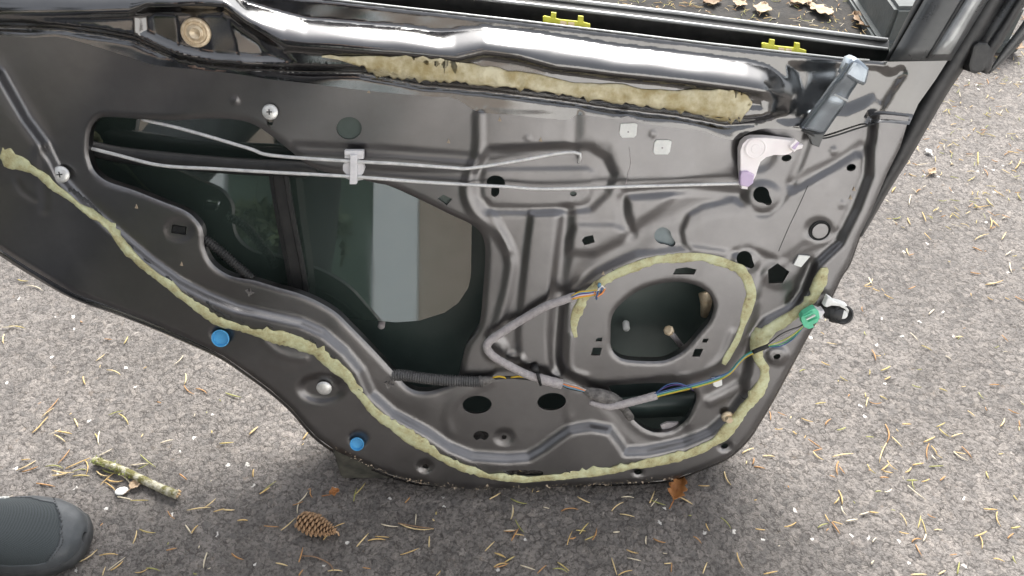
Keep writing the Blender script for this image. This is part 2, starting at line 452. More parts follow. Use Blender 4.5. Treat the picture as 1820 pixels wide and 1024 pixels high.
# ---- holes in the panel
APERTURE = round_poly([(158, 252), (161, 232), (170, 216), (188, 208), (255, 212), (310, 214), (370, 211), (420, 213), (452, 222), (482, 241), (516, 268), (545, 292), (572, 304), (609, 312),
            (672, 326), (693, 331), (749, 356), (800, 381), (836, 398), (854, 414), (862, 437), (862, 470), (859, 512), (854, 569), (846, 590), (829, 614),
            (821, 646), (812, 676), (791, 688), (756, 696), (727, 689), (698, 659), (664, 622), (625, 582), (598, 556), (567, 537), (532, 522), (493, 511), (453, 499), (409, 490),
            (378, 469), (364, 441), (361, 411), (351, 393), (330, 375), (290, 359), (237, 338), (190, 322), (167, 302), (158, 275)], 4)
SPEAKER = round_poly([(1086, 572), (1091, 556), (1104, 540), (1131, 519), (1165, 506), (1204, 501), (1236, 507), (1257, 519), (1268, 537), (1268, 551), (1260, 572),
            (1241, 595), (1220, 619), (1196, 635), (1170, 642), (1117, 640), (1096, 632), (1086, 617), (1085, 595)], 4)
LOWER = round_poly([(1082, 690), (1104, 684), (1170, 681), (1210, 685), (1232, 694), (1238, 706), (1233, 722), (1223, 742), (1208, 757), (1192, 766), (1170, 769), (1150, 764), (1132, 752), (1110, 728)], 4)
def keyhole(cx, cy, r, lx, ly, lr):
    a = math.atan2(ly - cy, lx - cx); out = []
    for t in np.linspace(a + 0.75, a + 2 * math.pi - 0.75, 20): out.append((cx + r * math.cos(t), cy + r * math.sin(t)))
    for t in np.linspace(a - 1.5, a + 1.5, 9): out.append((lx + lr * math.cos(t), ly + lr * math.sin(t)))
    return np.array(out)
HOLES = [APERTURE, SPEAKER, LOWER,
    ellipse(620.5, 228, 22.5, 20), ellipse(480, 214, 6, 11),
    round_poly([(865, 327), (867, 318), (874, 313), (883, 312), (892, 315), (897, 323), (897, 330), (888, 333), (887, 344), (880, 350), (873, 346), (873, 334)], 3),
    np.array([(1034, 428), (1039, 421), (1054, 418), (1057, 431), (1039, 436)], float), np.array([(778, 353), (788, 346), (804, 354), (794, 365)], float),
    ellipse(1019, 344.5, 6, 4.5),
    keyhole(1178, 419, 15, 1194, 432, 6.5), keyhole(1353, 346, 14.5, 1365, 358, 7), keyhole(1323, 460, 14, 1334, 471, 6.5),
    np.array([(1365, 480), (1382, 468), (1403, 483), (1391, 503), (1366, 504)], float),
    ellipse(1513, 298, 8.5, 6.5, -0.3), ellipse(1398, 281, 9, 6, -0.2),
    np.array([(1201, 478), (1220, 475), (1238, 479), (1234, 488), (1196, 488)], float),
    np.array([(1061, 601), (1071, 600), (1069, 607), (1058, 607)], float), np.array([(1054, 618), (1070, 618), (1066, 632), (1050, 632)], float),
    np.array([(1250, 602), (1260, 602), (1256, 609), (1248, 609)], float), np.array([(1235, 620), (1250, 620), (1244, 634), (1230, 634)], float),
    ellipse(848, 719.5, 26, 16, -0.05), ellipse(980.5, 714, 25.5, 15.5, -0.08),
    round_poly([(841, 776), (846, 768), (858, 766), (868, 771), (867, 779), (860, 782), (854, 779), (847, 782)], 3),
    ellipse(896, 777, 4.5, 4), round_poly([(900, 838), (915, 836), (950, 836), (965, 838), (966, 843), (950, 845), (915, 845), (900, 843)], 4),
    ellipse(757, 829, 6, 4), ellipse(1134, 839, 7, 4.5), ellipse(1288, 793, 7, 4.5, -0.3), ellipse(1381, 634, 6.5, 4.5, -0.3),
    np.array([(306, 399), (332, 403), (330, 418), (304, 414)], float)]
HOLE_RIM = [0.012, 0.012, 0.010] + [0.004] * (len(HOLES) - 3)

Q_STEP = [(-190, 20), (0, 130), (45, 210), (78, 255), (110, 318), (160, 372), (215, 420), (265, 462), (320, 502), (370, 528), (420, 548), (480, 562), (535, 574), (575, 592), (612, 624), (642, 660), (660, 700),
          (700, 735), (760, 768), (800, 795), (840, 811), (900, 815), (940, 812), (964, 798), (985, 782), (1012, 764), (1050, 758), (1084, 764), (1100, 785), (1112, 803), (1150, 802), (1215, 788), (1262, 768),
          (1300, 735), (1322, 700), (1330, 650), (1338, 600), (1362, 572), (1402, 552), (1432, 520), (1452, 470), (1492, 432), (1522, 372), (1545, 312), (1548, 262), (1560, 150), (1560, -120), (-190, -120)]
SPK_PLATE = [(1000, 545), (1018, 516), (1060, 482), (1130, 452), (1230, 440), (1305, 452), (1340, 486), (1346, 540), (1330, 600), (1292, 650), (1223, 671), (1150, 678), (1104, 681), (1065, 684), (1028, 676), (1003, 660), (994, 635)]
PLATE_R = [(1223, 382), (1249, 367), (1302, 355), (1328, 366), (1347, 384), (1366, 384), (1386, 368), (1402, 346), (1430, 331), (1519, 272), (1533, 282), (1531, 311), (1511, 367), (1493, 405), (1464, 422),
           (1427, 434), (1385, 462), (1352, 448), (1330, 440), (1305, 445), (1288, 454), (1233, 447), (1217, 435), (1212, 411)]
POCKET = [(868, 264), (1010, 260), (1050, 262), (1078, 280), (1092, 310), (1080, 345), (1050, 374), (960, 378), (868, 378), (848, 350), (846, 300)]
POCKET_IN = [(862, 301), (1044, 299), (1055, 306), (1056, 328), (1046, 354), (1032, 364), (945, 368), (874, 366), (856, 350), (853, 320)]
PAD_SQ = [(1024, 400), (1090, 400), (1112, 412), (1104, 428), (1058, 450), (1010, 450), (1010, 424)]
PAD_TRI = [(1116, 352), (1196, 349), (1166, 376), (1140, 394), (1128, 404), (1118, 380)]
RIB = [(944, 379), (1000, 377), (990, 440), (980, 515), (974, 600), (980, 655), (925, 655), (920, 600), (928, 515), (936, 440)]
UPPER_MID = [(862, 180), (1016, 180), (1012, 255), (870, 262), (858, 280)]
PLATE_UP = [(1030, 190), (1100, 190), (1300, 220), (1318, 300), (1200, 330), (1115, 336), (1098, 306), (1080, 262), (1030, 250)]
CRANK_R = ellipse(1344, 272, 40, 42)
def H_panel(pts):
    """relief of the inner panel in metres"""
    h = lowcurve(pts)
    def step(poly, dh, w, off=0.0):
        if poly is not Q_STEP: dh, w = dh * 0.58, w * 1.6
        return dh * (1 - smoothstep((sdist(pts, poly) - off) / w + 0.5))
    def bead(line, dh, hw, smooth=True):
        dh, hw = dh * 0.58, hw * 1.55
        d = line_dist(pts, catmull(line, 10) if smooth else line); return dh * 0.5 * (1 + np.cos(np.pi * np.clip(d / hw, 0, 1)))
    def dome(cx, cy, rx, ry, dh, soft=0.5):
        d = np.hypot((pts[:, 0] - cx) / rx, (pts[:, 1] - cy) / ry); return dh * (1 - smoothstep((d - 1 + soft) / soft))
    m = 0.001
    h += 13 * m - step(Q_STEP, 13 * m, 24)                        # outer flange stands proud of the inner field
    h += step(SPK_PLATE, 7 * m, 12)
    h += step(PLATE_R, 5 * m, 8)
    h -= step(POCKET, 7 * m, 12); h += step(POCKET_IN, 4.0 * m, 9)
    h += step(PAD_SQ, 5 * m, 11); h += step(PAD_TRI, 5 * m, 14)
    h += step(RIB, 6 * m, 9)
    h += step(UPPER_MID, 3 * m, 12); h += step(PLATE_UP, 3.5 * m, 16)
    h += bead([(852, 205), (850, 272), (833, 318), (831, 350), (846, 380), (872, 402), (893, 425), (906, 452), (909, 470), (901, 520), (886, 575)], 4.5 * m, 10)
    h += bead([(872, 380), (890, 410), (905, 445)], 3 * m, 8)
    h -= bead([(1006, 380), (1002, 440), (994, 515), (990, 590), (990, 650)], 6 * m, 14)
    h -= bead([(1312, 352), (1250, 362), (1200, 388), (1150, 410), (1130, 426), (1085, 452), (1050, 480), (1020, 515)], 5 * m, 22)
    h -= bead([(1106, 356), (1108, 385), (1122, 416)], 4 * m, 10)
    h -= bead([(1112, 344), (1180, 338), (1250, 338), (1312, 344)], 3.5 * m, 9)
    h -= bead([(522, 262), (620, 266), (700, 270), (780, 276), (845, 281)], 3.5 * m, 9); h -= bead([(650, 302), (740, 307), (842, 311)], 3 * m, 8)
    h -= bead([(1436, 245), (1420, 290), (1405, 325)], 4.5 * m, 9)
    h -= bead([(1530, 262), (1490, 288), (1440, 312), (1408, 330)], 4.5 * m, 11)
    h += bead([(1548, 262), (1546, 290), (1530, 335), (1512, 380), (1490, 418), (1452, 432), (1420, 446), (1385, 470), (1354, 494), (1345, 520)], 2.6 * m, 8)
    h += bead([(1015, 596), (1013, 640), (1018, 660), (1042, 668)], 2.5 * m, 5); h += bead([(1205, 673), (1252, 663), (1286, 632), (1302, 592)], 3 * m, 7)
    h -= bead([(995, 545), (988, 600), (986, 640), (998, 664), (1030, 684)], 4 * m, 10)
    h -= bead([(1440, 470), (1425, 505), (1412, 540)], 6 * m, 12)
    h += bead([(468, 606), (488, 624), (515, 636), (544, 638)], 2.5 * m, 6)
    h += bead([(1262, 714), (1285, 704), (1310, 690), (1326, 676)], 3.5 * m, 9); h -= bead([(1258, 700), (1280, 688), (1305, 674)], 2.5 * m, 9)
    h += bead([(875, 677), (830, 698), (803, 720), (794, 745), (800, 768)], 2 * m, 9)
    h -= bead([(345, 508), (390, 520), (430, 540)], 3 * m, 22)
    h += bead([(600, 590), (640, 640), (670, 690), (700, 705), (760, 715)], 2.5 * m, 22)
    h += bead([(1018, 690), (1010, 720), (1012, 745)], 2 * m, 9)
    h -= bead([(1070, 705), (1098, 735), (1130, 768), (1170, 782), (1215, 768)], 3 * m, 14)
    h += step([(-190, 70), (-10, 118), (24, 176), (78, 256), (62, 300), (-190, 330)], 7 * m, 34)
    h -= bead([(28, 318), (40, 340), (62, 354)], 1.5 * m, 6)
    h -= bead([(80, 270), (78, 310), (78, 372)], 1.8 * m, 10)
    h += bead([(1480, 340), (1520, 240)], 0.5 * m, 10)
    for c in [(572, 690, 50, 30, -6), (395, 592, 27, 18, -2.5), (756, 829, 18, 12, -3), (1134, 839, 13, 9, -2), (1288, 793, 16, 11, -3), (1381, 632, 24, 19, 4), (637, 779, 22, 15, -2.5), (1455, 408, 30, 24, -3.5),
              (896, 777, 22, 16, -2.5), (1355, 350, 42, 34, 4), (1326, 464, 30, 26, 3.5), (1344, 268, 46, 46, -4), (1383, 487, 36, 32, 2), (318, 408, 32, 26, -2), (418, 179, 8, 7, 1.5), (1160, 238, 9, 8, 1.2), (1481, 268, 9, 8, 1.6),
              (1496, 363, 9, 8, 1.4), (938, 245, 6, 5, 1.2), (880, 620, 26, 26, 3), (915, 640, 22, 16, 3), (505, 640, 50, 24, 0.8)]:
        h += dome(c[0], c[1], c[2], c[3], c[4] * m)
    d = sdist(pts, APERTURE); h -= 3.5 * m * np.clip(1 - d / 11, 0, 1) ** 2
    d = sdist(pts, SPEAKER); h -= 3 * m * np.clip(1 - d / 8, 0, 1) ** 2
    d = sdist(pts, LOWER); h -= 3 * m * np.clip(1 - d / 8, 0, 1) ** 2
    d = np.minimum(line_dist(pts, np.array(OUTLINE)), 1e6); h -= 3 * m * np.clip(1 - d / 9, 0, 1) ** 2
    return h
def Hp(x, y): return float(H_panel(np.array([[x, y]], float))[0])

panel_poly = np.vstack([[p for p in OUTLINE if p[1] > np.interp(p[0], lineA_x, lineA_y) + 1], (lineA + [0, -14])[::-1]])
panel = sheet('inner_panel', panel_poly, HOLES, H_panel, 4.2, 'panel', door, 0.012, HOLE_RIM)

# thin grey-green foil closing some of the small holes from behind
M['foil'] = mat('grey_green_foil', (0.05, 0.07, 0.062), 0.45, color2=(0.07, 0.09, 0.082), nscale=40)
M['foil_blue'] = mat('blue_grey_foil', (0.15, 0.19, 0.20), 0.4, color2=(0.19, 0.23, 0.24), nscale=40)
for k_, mm_ in ((3, 'foil'), (7, 'foil'), (8, 'foil'), (9, 'foil_blue')):
    c_ = HOLES[k_].mean(0); q_ = c_ + (HOLES[k_] - c_) * 1.06; hh_ = Hp(c_[0] - 30, c_[1]) - 0.003
    slab('hole_foil', q_, hh_ - 0.0008, hh_, mm_, door)

# ---- belt reinforcement: the glossy pressing above the panel
RT = [(-190, -75), (100, -44), (230, -40), (380, -30), (440, 4), (545, 32), (704, 45), (783, 55), (862, 47), (959, 58), (1091, 79), (1249, 98), (1328, 108), (1365, 118), (1395, 138), (1420, 160)]
RB = [(-190, 22), (0, 24), (100, 22), (230, 19), (262, 8), (330, 7), (400, 8), (430, 32), (470, 58), (506, 78), (598, 85), (720, 94), (809, 103), (862, 91), (920, 98), (985, 116), (1091, 129), (1196, 140), (1302, 153), (1360, 163), (1395, 170), (1420, 172)]
SB = [(-190, 40), (0, 42), (105, 46), (185, 56), (237, 66), (277, 84), (317, 101), (369, 113), (449, 119), (519, 121), (640, 123), (756, 146), (862, 155), (999, 172), (1099, 188), (1196, 198), (1290, 216), (1345, 212), (1400, 200)]
LN = [(-190, -76), (1570, 110)]
def H_belt(pts):
    x, y = pts[:, 0], pts[:, 1]
    rt, rb, sb, la = interp(x, RT), interp(x, RB), interp(x, SB), np.interp(x, lineA_x, lineA_y)
    amp = smoothstep((1412 - x) / 60) * 0.032
    t = np.clip((y - rt) / np.maximum(rb - rt, 6), 0, 1)
    ridge = (0.65 * (1 - (1 - t) ** 2) + 0.35 * smoothstep(t)) * amp
    fall = smoothstep((y - rb) / 16.0)                             # behind the ridge the face steps back
    h = 0.004 + ridge - fall * amp * 0.24
    fall2 = smoothstep((y - sb) / 12.0 + 0.5)
    h -= fall2 * amp * 0.76
    g = line_dist(pts, np.stack([np.array([t_[0] for t_ in SB]), np.array([t_[1] for t_ in SB]) + 6], -1)); h -= 0.003 * 0.5 * (1 + np.cos(np.pi * np.clip(g / 12, 0, 1))) * (x < 1345)
    # bowl round the bolt, left
    bowl = np.array([(244, 24), (262, 12), (400, 12), (432, 40), (470, 66), (520, 112), (452, 114), (372, 108), (320, 97), (280, 80), (246, 64)], float)
    h -= 0.008 * (1 - smoothstep(sdist(pts, bowl) / 26 + 0.7))
    for a, b, dh in (((312, 18), (318, 92), 0.004), ((402, 16), (428, 112), 0.004)):
        d = seg_dist(pts, np.array(a, float), np.array(b, float)); h += dh * np.clip(1 - d / 40, 0, 1)
    # right end: pressed hollow under the window frame
    hol = np.array([(1405, 118), (1500, 112), (1560, 116), (1590, 135), (1560, 175), (1505, 195), (1440, 190), (1415, 170)], float)
    h -= 0.006 * (1 - smoothstep(sdist(pts, hol) / 30 + 0.5))
    hol2 = np.array([(1375, 205), (1420, 175), (1445, 195), (1425, 215), (1398, 222)], float)
    h -= 0.004 * (1 - smoothstep(sdist(pts, hol2) / 24 + 0.5))
    d = line_dist(pts, np.array([(1600, 130), (1560, 190), (1538, 240)], float)); h -= 0.004 * 0.5 * (1 + np.cos(np.pi * np.clip(d / 20, 0, 1)))
    d = line_dist(pts, np.array([(1330, 186), (1350, 187)], float)); h -= 0.003 * np.clip(1 - d / 7, 0, 1)
    d = line_dist(pts, np.array(LIP, float)); h -= 0.004 * np.clip(1 - d / 7, 0, 1) ** 2
    d = np.abs(y - la); h -= 0.0018 * np.clip(1 - d / 6, 0, 1) ** 2
    pan = H_panel(pts)
    # the pressing lies on the panel along its lower edge
    w = smoothstep((la - y) / 18.0)
    return h * w + (1 - w) * np.maximum(pan + 0.0035, 0.0035) + 0.0004 * np.sin(x * 0.05) * np.sin(y * 0.08) * w
belt_poly = np.vstack([lineA, [(1632, 185), (1664, 140), (1684, 108)], np.array(LIP[::-1], float)])
belt = sheet('belt_reinforcement', belt_poly, [ellipse(1524, 121, 5, 3)], H_belt, 4.0, 'gloss', door, 0.004, [0.003])
tag(belt, 'glossy black curved upper pressing of the door')
def Hb(x, y): return float(H_belt(np.array([[x, y]], float))[0])

# ---- outer skin behind, window glass, guide rail
skin_outline = np.array([p for p in OUTLINE if p[1] > -60][1:] + [(1690, 100), (1600, 90), (1340, 57), (1117, 28), (880, -4), (588, -40), (0, -90), (-170, -95)], float)
side_line = np.array([p for p in OUTLINE if p[1] > -60], float)
def H_skin(pts):
    d = line_dist(pts, side_line)
    return -0.013 - 0.095 * smoothstep(d / 70.0)
skin = sheet('outer_skin', skin_outline, [], H_skin, 26, 'skin', door, 0.0)
sol = skin.modifiers.new('thickness', 'SOLIDIFY'); sol.thickness = 0.002; sol.offset = -1

GL = [(150, 200), (420, 190), (700, 236), (800, 262), (838, 285), (839, 360), (838, 430), (837, 490), (832, 512), (815, 538), (790, 556), (745, 570), (704, 573), (560, 560), (300, 480), (160, 400)]
glass_poly = dense(GL, 14)
GN = np.array([0, -math.cos(LEAN + R(5)), math.sin(LEAN + R(5))]); GO = P(700, 450, -0.062)      # the pane leans back more than the door
gd_ = rays(glass_poly[:, 0], glass_poly[:, 1]); gf = CAM + gd_ * (((GO - CAM) @ GN) / (gd_ @ GN))[:, None]; gk = gf - GN * 0.004; n_g = len(gf)
glass = fix_normals(new_mesh('window_glass', list(gf) + list(gk), [tuple(range(n_g)), tuple(range(n_g, 2 * n_g))[::-1]] + [(k, n_g + k, n_g + (k + 1) % n_g, (k + 1) % n_g) for k in range(n_g)], 'glass', door, False))
rail_l = [(476, 300), (480, 330), (492, 400), (506, 470), (518, 545), (530, 640)]
secs = []
for x, y in catmull(rail_l, 20):
    secs.append(np.array([P(x, y, -0.056), P(x, y, -0.040), P(x + 6, y, -0.038), P(x + 7, y, -0.043), P(x + 26, y - 1, -0.043), P(x + 27, y - 1, -0.037), P(x + 34, y - 1, -0.037), P(x + 36, y - 1, -0.056)]))
rail = ribbon('guide_rail', secs, 'black', door, smooth=False)
bar = [(150, 262), (220, 276), (320, 287), (430, 296), (520, 300), (556, 303), (566, 308)]
secs = []
for i, (x, y) in enumerate(catmull(bar, 14)):
    k = 1.0 if x < 545 else max(0.25, (572 - x) / 28)
    secs.append(np.array([P(x, y - 15 * k, -0.05), P(x, y - 13 * k, -0.03), P(x, y + 2, -0.024), P(x, y + 13 * k, -0.03), P(x, y + 15 * k, -0.05)]))
ribbon('latch_arm', secs, 'black', door)
# small clips and a stud seen inside the openings
for cx, cy, hh_, nm in ((678, 577, -0.07, 'glass_clip'), (1113, 581, -0.085, 'inner_clip')):
    c = P(cx, cy, hh_)
    v, f = lathe_vf([(0.004, -0.01), (0.0055, -0.008), (0.0055, 0.004), (0.004, 0.006), (0.001, 0.0065)], c, ND + np.array([0, 0, -0.4]), 10)
    fix_normals(new_mesh(nm, v, f, 'pad' if nm == 'inner_clip' else 'tape', door))
tube('threaded_stud', [P(1190, 589, -0.03), P(1204, 606, -0.05), P(1218, 624, -0.075)], [0.0045, 0.0042, 0.0042], 'tape', door)
lathe('stud_nut', [(0.0045, -0.003), (0.0075, -0.002), (0.0075, 0.003), (0.0055, 0.0045), (0.002, 0.0045)], P(1189, 588, -0.027), P(1189, 588, -0.03) - P(1218, 624, -0.075), 'brass', door, 8)
tube('inner_bracket', [P(1251, 520, -0.05), P(1256, 540, -0.045), P(1252, 560, -0.055)], [0.008, 0.009, 0.006], M['brass'], door)
secs = []
for x, y in catmull([(1080, 728), (1130, 722), (1180, 720), (1245, 716)], 20):
    secs.append(np.array([P(x, y - 18, -0.07), P(x, y - 6, -0.055), P(x, y + 10, -0.055), P(x, y + 22, -0.07)]))
ribbon('side_impact_bar', secs, 'skin', door, closed=False)
slab('drain_flap', [(1174, 757), (1185, 752), (1206, 752), (1196, 764), (1180, 768)], -0.016, -0.012, 'tape', door)

# ---- outer belt moulding beyond the window slot
def along(table, x0, x1, n):
    xs = np.linspace(x0, x1, n); return np.stack([xs, interp(xs, table)], -1)
L2 = [(-200, -118), (588, -32), (880, 1), (1117, 29), (1340, 57), (1578, 88)]
L3 = [(-200, -146), (588, -52), (1012, 0), (1196, 21), (1340, 40), (1578, 70)]
secs = []
for (x, y2), y3 in zip(along(L2, -200, 1580, 40), interp(np.linspace(-200, 1580, 40), L3)):
    g = y2 - y3
    secs.append(np.array([P(x, y2 + 42, -0.072), P(x, y2 + 5, -0.060), P(x, y2 + 1, -0.058), P(x, y2 - g * 0.35, -0.066), P(x, y3 + 4, -0.070), P(x, y3 + 1, -0.074), P(x, y3 + 3, -0.084), P(x, y3 + 60, -0.095)]))
mold = ribbon('belt_moulding', secs, 'rubber', door)
for tb, r_, dy, hh_ in ((L2, 0.0024, 0, -0.0575), (L3, 0.0026, 1, -0.0705)):
    q = along(tb, -200, 1577, 30)
    tube('moulding_lip', P(q[:, 0], q[:, 1] + dy, hh_), r_, 'trim', mold, 8)
q = along([(p[0], p[1] - 1) for p in LIP], -150, 1545, 60)
tube('belt_flange_edge', P(q[:, 0], q[:, 1], np.array([Hb(*w) for w in q])), 0.0012, 'trim', belt, 6)

# yellow clips on the inner lip
def yellow_clip(x, y, s):
    # x,y: left bottom corner; clip follows the slope of the lip
    def q(u, v): return (x + u * s, y + v * s + u * s * 0.13)
    o = slab('belt_clip', [q(0, 0), q(0, -10), q(3, -12), q(14, -11), q(15, -20), q(24, -20), q(23, -10), q(30, -9), q(62, -10), q(63, -20), q(72, -20), q(72, -10), q(84, -8), q(84, 3), q(80, 4)], -0.010, -0.005, 'yellow', door, 0.0006)
    for u in (31, 45):
        slab('clip_window', [q(u, -7), q(u + 11, -7), q(u + 11, -1), q(u, -1)], -0.0051, -0.0045, M['brass'], o)
    return o
yellow_clip(965, 40, 1.0)
yellow_clip(1355, 87, 0.93)

# ---- window frame and edge seals, right
def strip(name, A, B, hs, material, parent, top=-220, mid=None):
    """long profile between two traced lines (bottom point, top point); hs: heights across"""
    (a0, a1), (b0, b1) = A, B; secs = []
    def ext(p0, p1, t): return (p0[0] + (p1[0] - p0[0]) * t, p0[1] + (p1[1] - p0[1]) * t)
    ta = (top - a0[1]) / (a1[1] - a0[1]); tb = (top - b0[1]) / (b1[1] - b0[1])
    n = len(hs)
    for s in np.linspace(0, 1, 14):
        pa, pb = ext(a0, a1, s * ta), ext(b0, b1, s * tb)
        c = [P(pa[0] + (pb[0] - pa[0]) * k / (n - 1), pa[1] + (pb[1] - pa[1]) * k / (n - 1), hs[k]) for k in range(n)]
        back = [P(pb[0], pb[1], -0.06), P(pa[0], pa[1], -0.06)]
        secs.append(np.array(c + back))
    return ribbon(name, secs, material, parent, smooth=True)
frame = strip('window_frame', ((1580, 108), (1642, 0)), ((1690, 108), (1757, 0)), [0.002, 0.012, 0.015, 0.015, 0.014, 0.011, 0.003], 'frame', door)
strip('glass_run_seal', ((1570, 112), (1627, 0)), ((1581, 106), (1643, 0)), [-0.03, -0.012, -0.008, -0.012], 'rubber', frame)
strip('frame_bead', ((1654, 97), (1715, 0)), ((1689, 96), (1745, 0)), [0.0145, 0.020, 0.022, 0.021, 0.0145], 'trim', frame)
strip('frame_groove', ((1646, 104), (1708, 0)), ((1654, 104), (1716, 0)), [0.0151, 0.0156, 0.0151], 'rubber', frame)
# pinch-weld weatherstrip running down the front edge
ws = [(1835, -110), (1773, -10), (1711, 92), (1672, 152), (1632, 222), (1603, 276), (1570, 334), (1546, 382), (1528, 420)]
wid = [17, 17, 18, 17, 16, 14, 11, 8, 4]
secs = []
for q in catmull(np.column_stack([ws, wid]), 12):
    x, y, w = q
    secs.append(np.array([P(x - w, y - w * 0.4, -0.012), P(x - w * 0.6, y - w * 0.25, -0.004), P(x, y, 0.0), P(x + w * 0.6, y + w * 0.25, -0.006), P(x + w, y + w * 0.4, -0.02), P(x + w * 0.5, y + w * 0.2, -0.04), P(x - w, y - w * 0.4, -0.04)]))
ribbon('edge_weatherstrip', secs, 'rubber', door)
secs = []
for q in catmull([(1850, -60, 16), (1800, 10, 16), (1772, 52, 18), (1752, 84, 15), (1740, 104, 10)], 10):
    x, y, w = q
    secs.append(np.array([P(x - w, y - w * 0.5, -0.02), P(x, y, -0.012), P(x + w, y + w * 0.5, -0.02), P(x + w, y + w * 0.5, -0.05), P(x - w, y - w * 0.5, -0.05)]))
ribbon('outer_frame_flange', secs, 'frame', door)
secs = []
for q in catmull([(1862, -70, 8), (1815, 0, 8), (1786, 48, 9), (1768, 76, 12), (1758, 92, 10), (1750, 118, 12), (1748, 130, 6)], 8):
    x, y, w = q
    secs.append(np.array([P(x - w, y - w * 0.4, -0.022), P(x - w * 0.4, y - w * 0.2, -0.006), P(x + w * 0.4, y + w * 0.2, -0.006), P(x + w, y + w * 0.4, -0.022), P(x + w, y + w * 0.4, -0.045), P(x - w, y - w * 0.4, -0.045)]))
ribbon('outer_seal', secs, 'rubber', door)
slab('seal_tab', [(1731, 82), (1740, 75), (1756, 76), (1763, 86), (1757, 112), (1748, 127), (1735, 132), (1724, 128), (1722, 116)], -0.03, 0.0, 'rubber', door, 0.003)
secs = []
for q in catmull([(1905, -80, 9), (1830, 40, 10), (1796, 84, 9), (1775, 110, 6), (1757, 131, 2)], 10):
    x, y, w = q
    secs.append(np.array([P(x - w, y - w * 0.4, -0.045), P(x, y, -0.042), P(x + w, y + w * 0.4, -0.05), P(x + w, y + w * 0.4, -0.07), P(x - w, y - w * 0.4, -0.07)]))
ribbon('outer_skin_edge', secs, 'frame', door)
# hemmed edge of the outer skin showing beyond the panel
oa = np.array([p for p in OUTLINE[2:] if p[1] > 200], float); oc = catmull(oa, 8); tt = np.gradient(oc, axis=0); tt /= np.linalg.norm(tt, axis=1)[:, None]
on_ = np.stack([-tt[:, 1], tt[:, 0]], -1)
if on_[len(on_) // 2] @ np.array([0, 1.0]) < 0: on_ = -on_
wdt = np.interp(oc[:, 0], [-100, 300, 600, 1300, 1500], [11, 9, 5, 3, 3]); secs = []
for k in range(len(oc)):
    a_, b_ = oc[k] - on_[k] * 5, oc[k] + on_[k] * wdt[k]
    secs.append(np.array([P(*a_, -0.010), P(*b_, -0.013), P(*b_, -0.017), P(*a_, -0.02)]))
ribbon('hem_flange', secs, 'gloss', door)

# ---- sealant beads
def sealant(name, path, material, hfun, seed, rough_in=0.62, rough_out=0.14, height=0.0026, torn=1.0, parent=None, side=1):
    """path: (x, y, half width); `side` +1 when the ragged edge is on the left of the travel direction"""
    r = np.random.default_rng(seed)
    c = catmull(path, 2.6); n = len(c)
    T = np.gradient(c[:, :2], axis=0); T /= np.linalg.norm(T, axis=1)[:, None] + 1e-9
    Nn = np.stack([T[:, 1], -T[:, 0]], -1) * side
    def wob(scale, amp):
        k = max(2, int(n / scale)); base = r.normal(0, amp, k + 3)
        return np.interp(np.linspace(0, k, n), np.arange(k + 3), base)
    tear = np.clip(wob(10, 1.0) + 0.35, 0, 1.6)
    w_in = c[:, 2] * np.clip(0.95 + wob(9, rough_in * 0.5) + wob(2.4, rough_in * 0.42) * tear * torn, 0.25, 2.4)
    w_out = c[:, 2] * np.clip(1 + wob(9, rough_out) + wob(2, rough_out * 0.6), 0.4, 1.8)
    hz = height * np.clip(1 + wob(9, 0.4) + wob(2.5, 0.22), 0.25, 2.2)
    prof = [(-1.0, -0.25), (-0.92, 0.45), (-0.6, 0.85), (-0.2, 1.0), (0.25, 0.95), (0.6, 0.8), (0.9, 0.45), (1.0, -0.25)]
    rows = []
    for u, z in prof:
        off = np.where(u > 0, u * w_in, u * w_out)
        q = c[:, :2] + Nn * off[:, None]
        z_ = hfun(q) + hz * z * (1 + (0.0 if abs(z) < 0.4 else 1) * r.normal(0, 0.07, n))
        rows.append(P(q[:, 0], q[:, 1], z_))
    rows = np.array(rows)
    secs = [rows[:, i] for i in range(n)]
    return ribbon(name, secs, material, parent or door, closed=True)
def H_any(pts):
    return np.where(below_A(pts) > -4, H_panel(pts), H_belt(pts))
main_path = [(1, 274, 9), (13, 278, 17), (30, 287, 16), (48, 297, 10), (69, 308, 8), (90, 328, 7), (124, 351, 6), (158, 377, 6.5), (195, 404, 7), (219, 436, 8), (251, 467, 7), (284, 494, 7), (317, 519, 8), (356, 548, 9), (390, 572, 8),
             (422, 580, 8.5), (475, 594, 9), (510, 604, 11), (545, 617, 12), (574, 634, 12), (604, 658, 11), (630, 687, 8.5), (648, 712, 8), (675, 740, 8), (704, 762, 9), (735, 783, 9), (770, 803, 10), (800, 820, 8), (836, 836, 8),
             (888, 848, 7), (930, 851, 7), (975, 848, 6), (1038, 842, 6.5), (1080, 837, 6), (1117, 830, 6), (1160, 823, 7), (1200, 813, 8), (1249, 796, 8.5), (1285, 774, 9), (1304, 752, 10), (1323, 724, 11), (1345, 699, 12), (1356, 676, 10), (1357, 656, 10),
             (1348, 637, 10), (1346, 618, 11), (1354, 602, 12), (1374, 582, 12), (1403, 562, 12), (1430, 543, 12), (1448, 522, 12), (1459, 500, 12), (1464, 484, 10), (1464, 476, 6)]
so = sealant('sealant_bead', main_path, 'seal', H_panel, 3)
tag(so, 'long pale green sealant bead along the door edge')
spk_path = [(1023, 600, 3), (1020, 580, 6), (1025, 556, 9), (1040, 528, 9), (1062, 506, 8), (1090, 489, 8), (1130, 472, 8.5), (1180, 460, 8.5), (1230, 456, 8), (1275, 462, 8.5), (1308, 476, 10), (1326, 494, 11), (1335, 518, 10), (1330, 545, 9),
            (1321, 575, 7), (1311, 602, 6), (1301, 622, 6), (1292, 636, 7), (1286, 648, 4)]
so = sealant('sealant_bead', spk_path, 'seal', H_panel, 5, 0.22, 0.15, 0.0016)
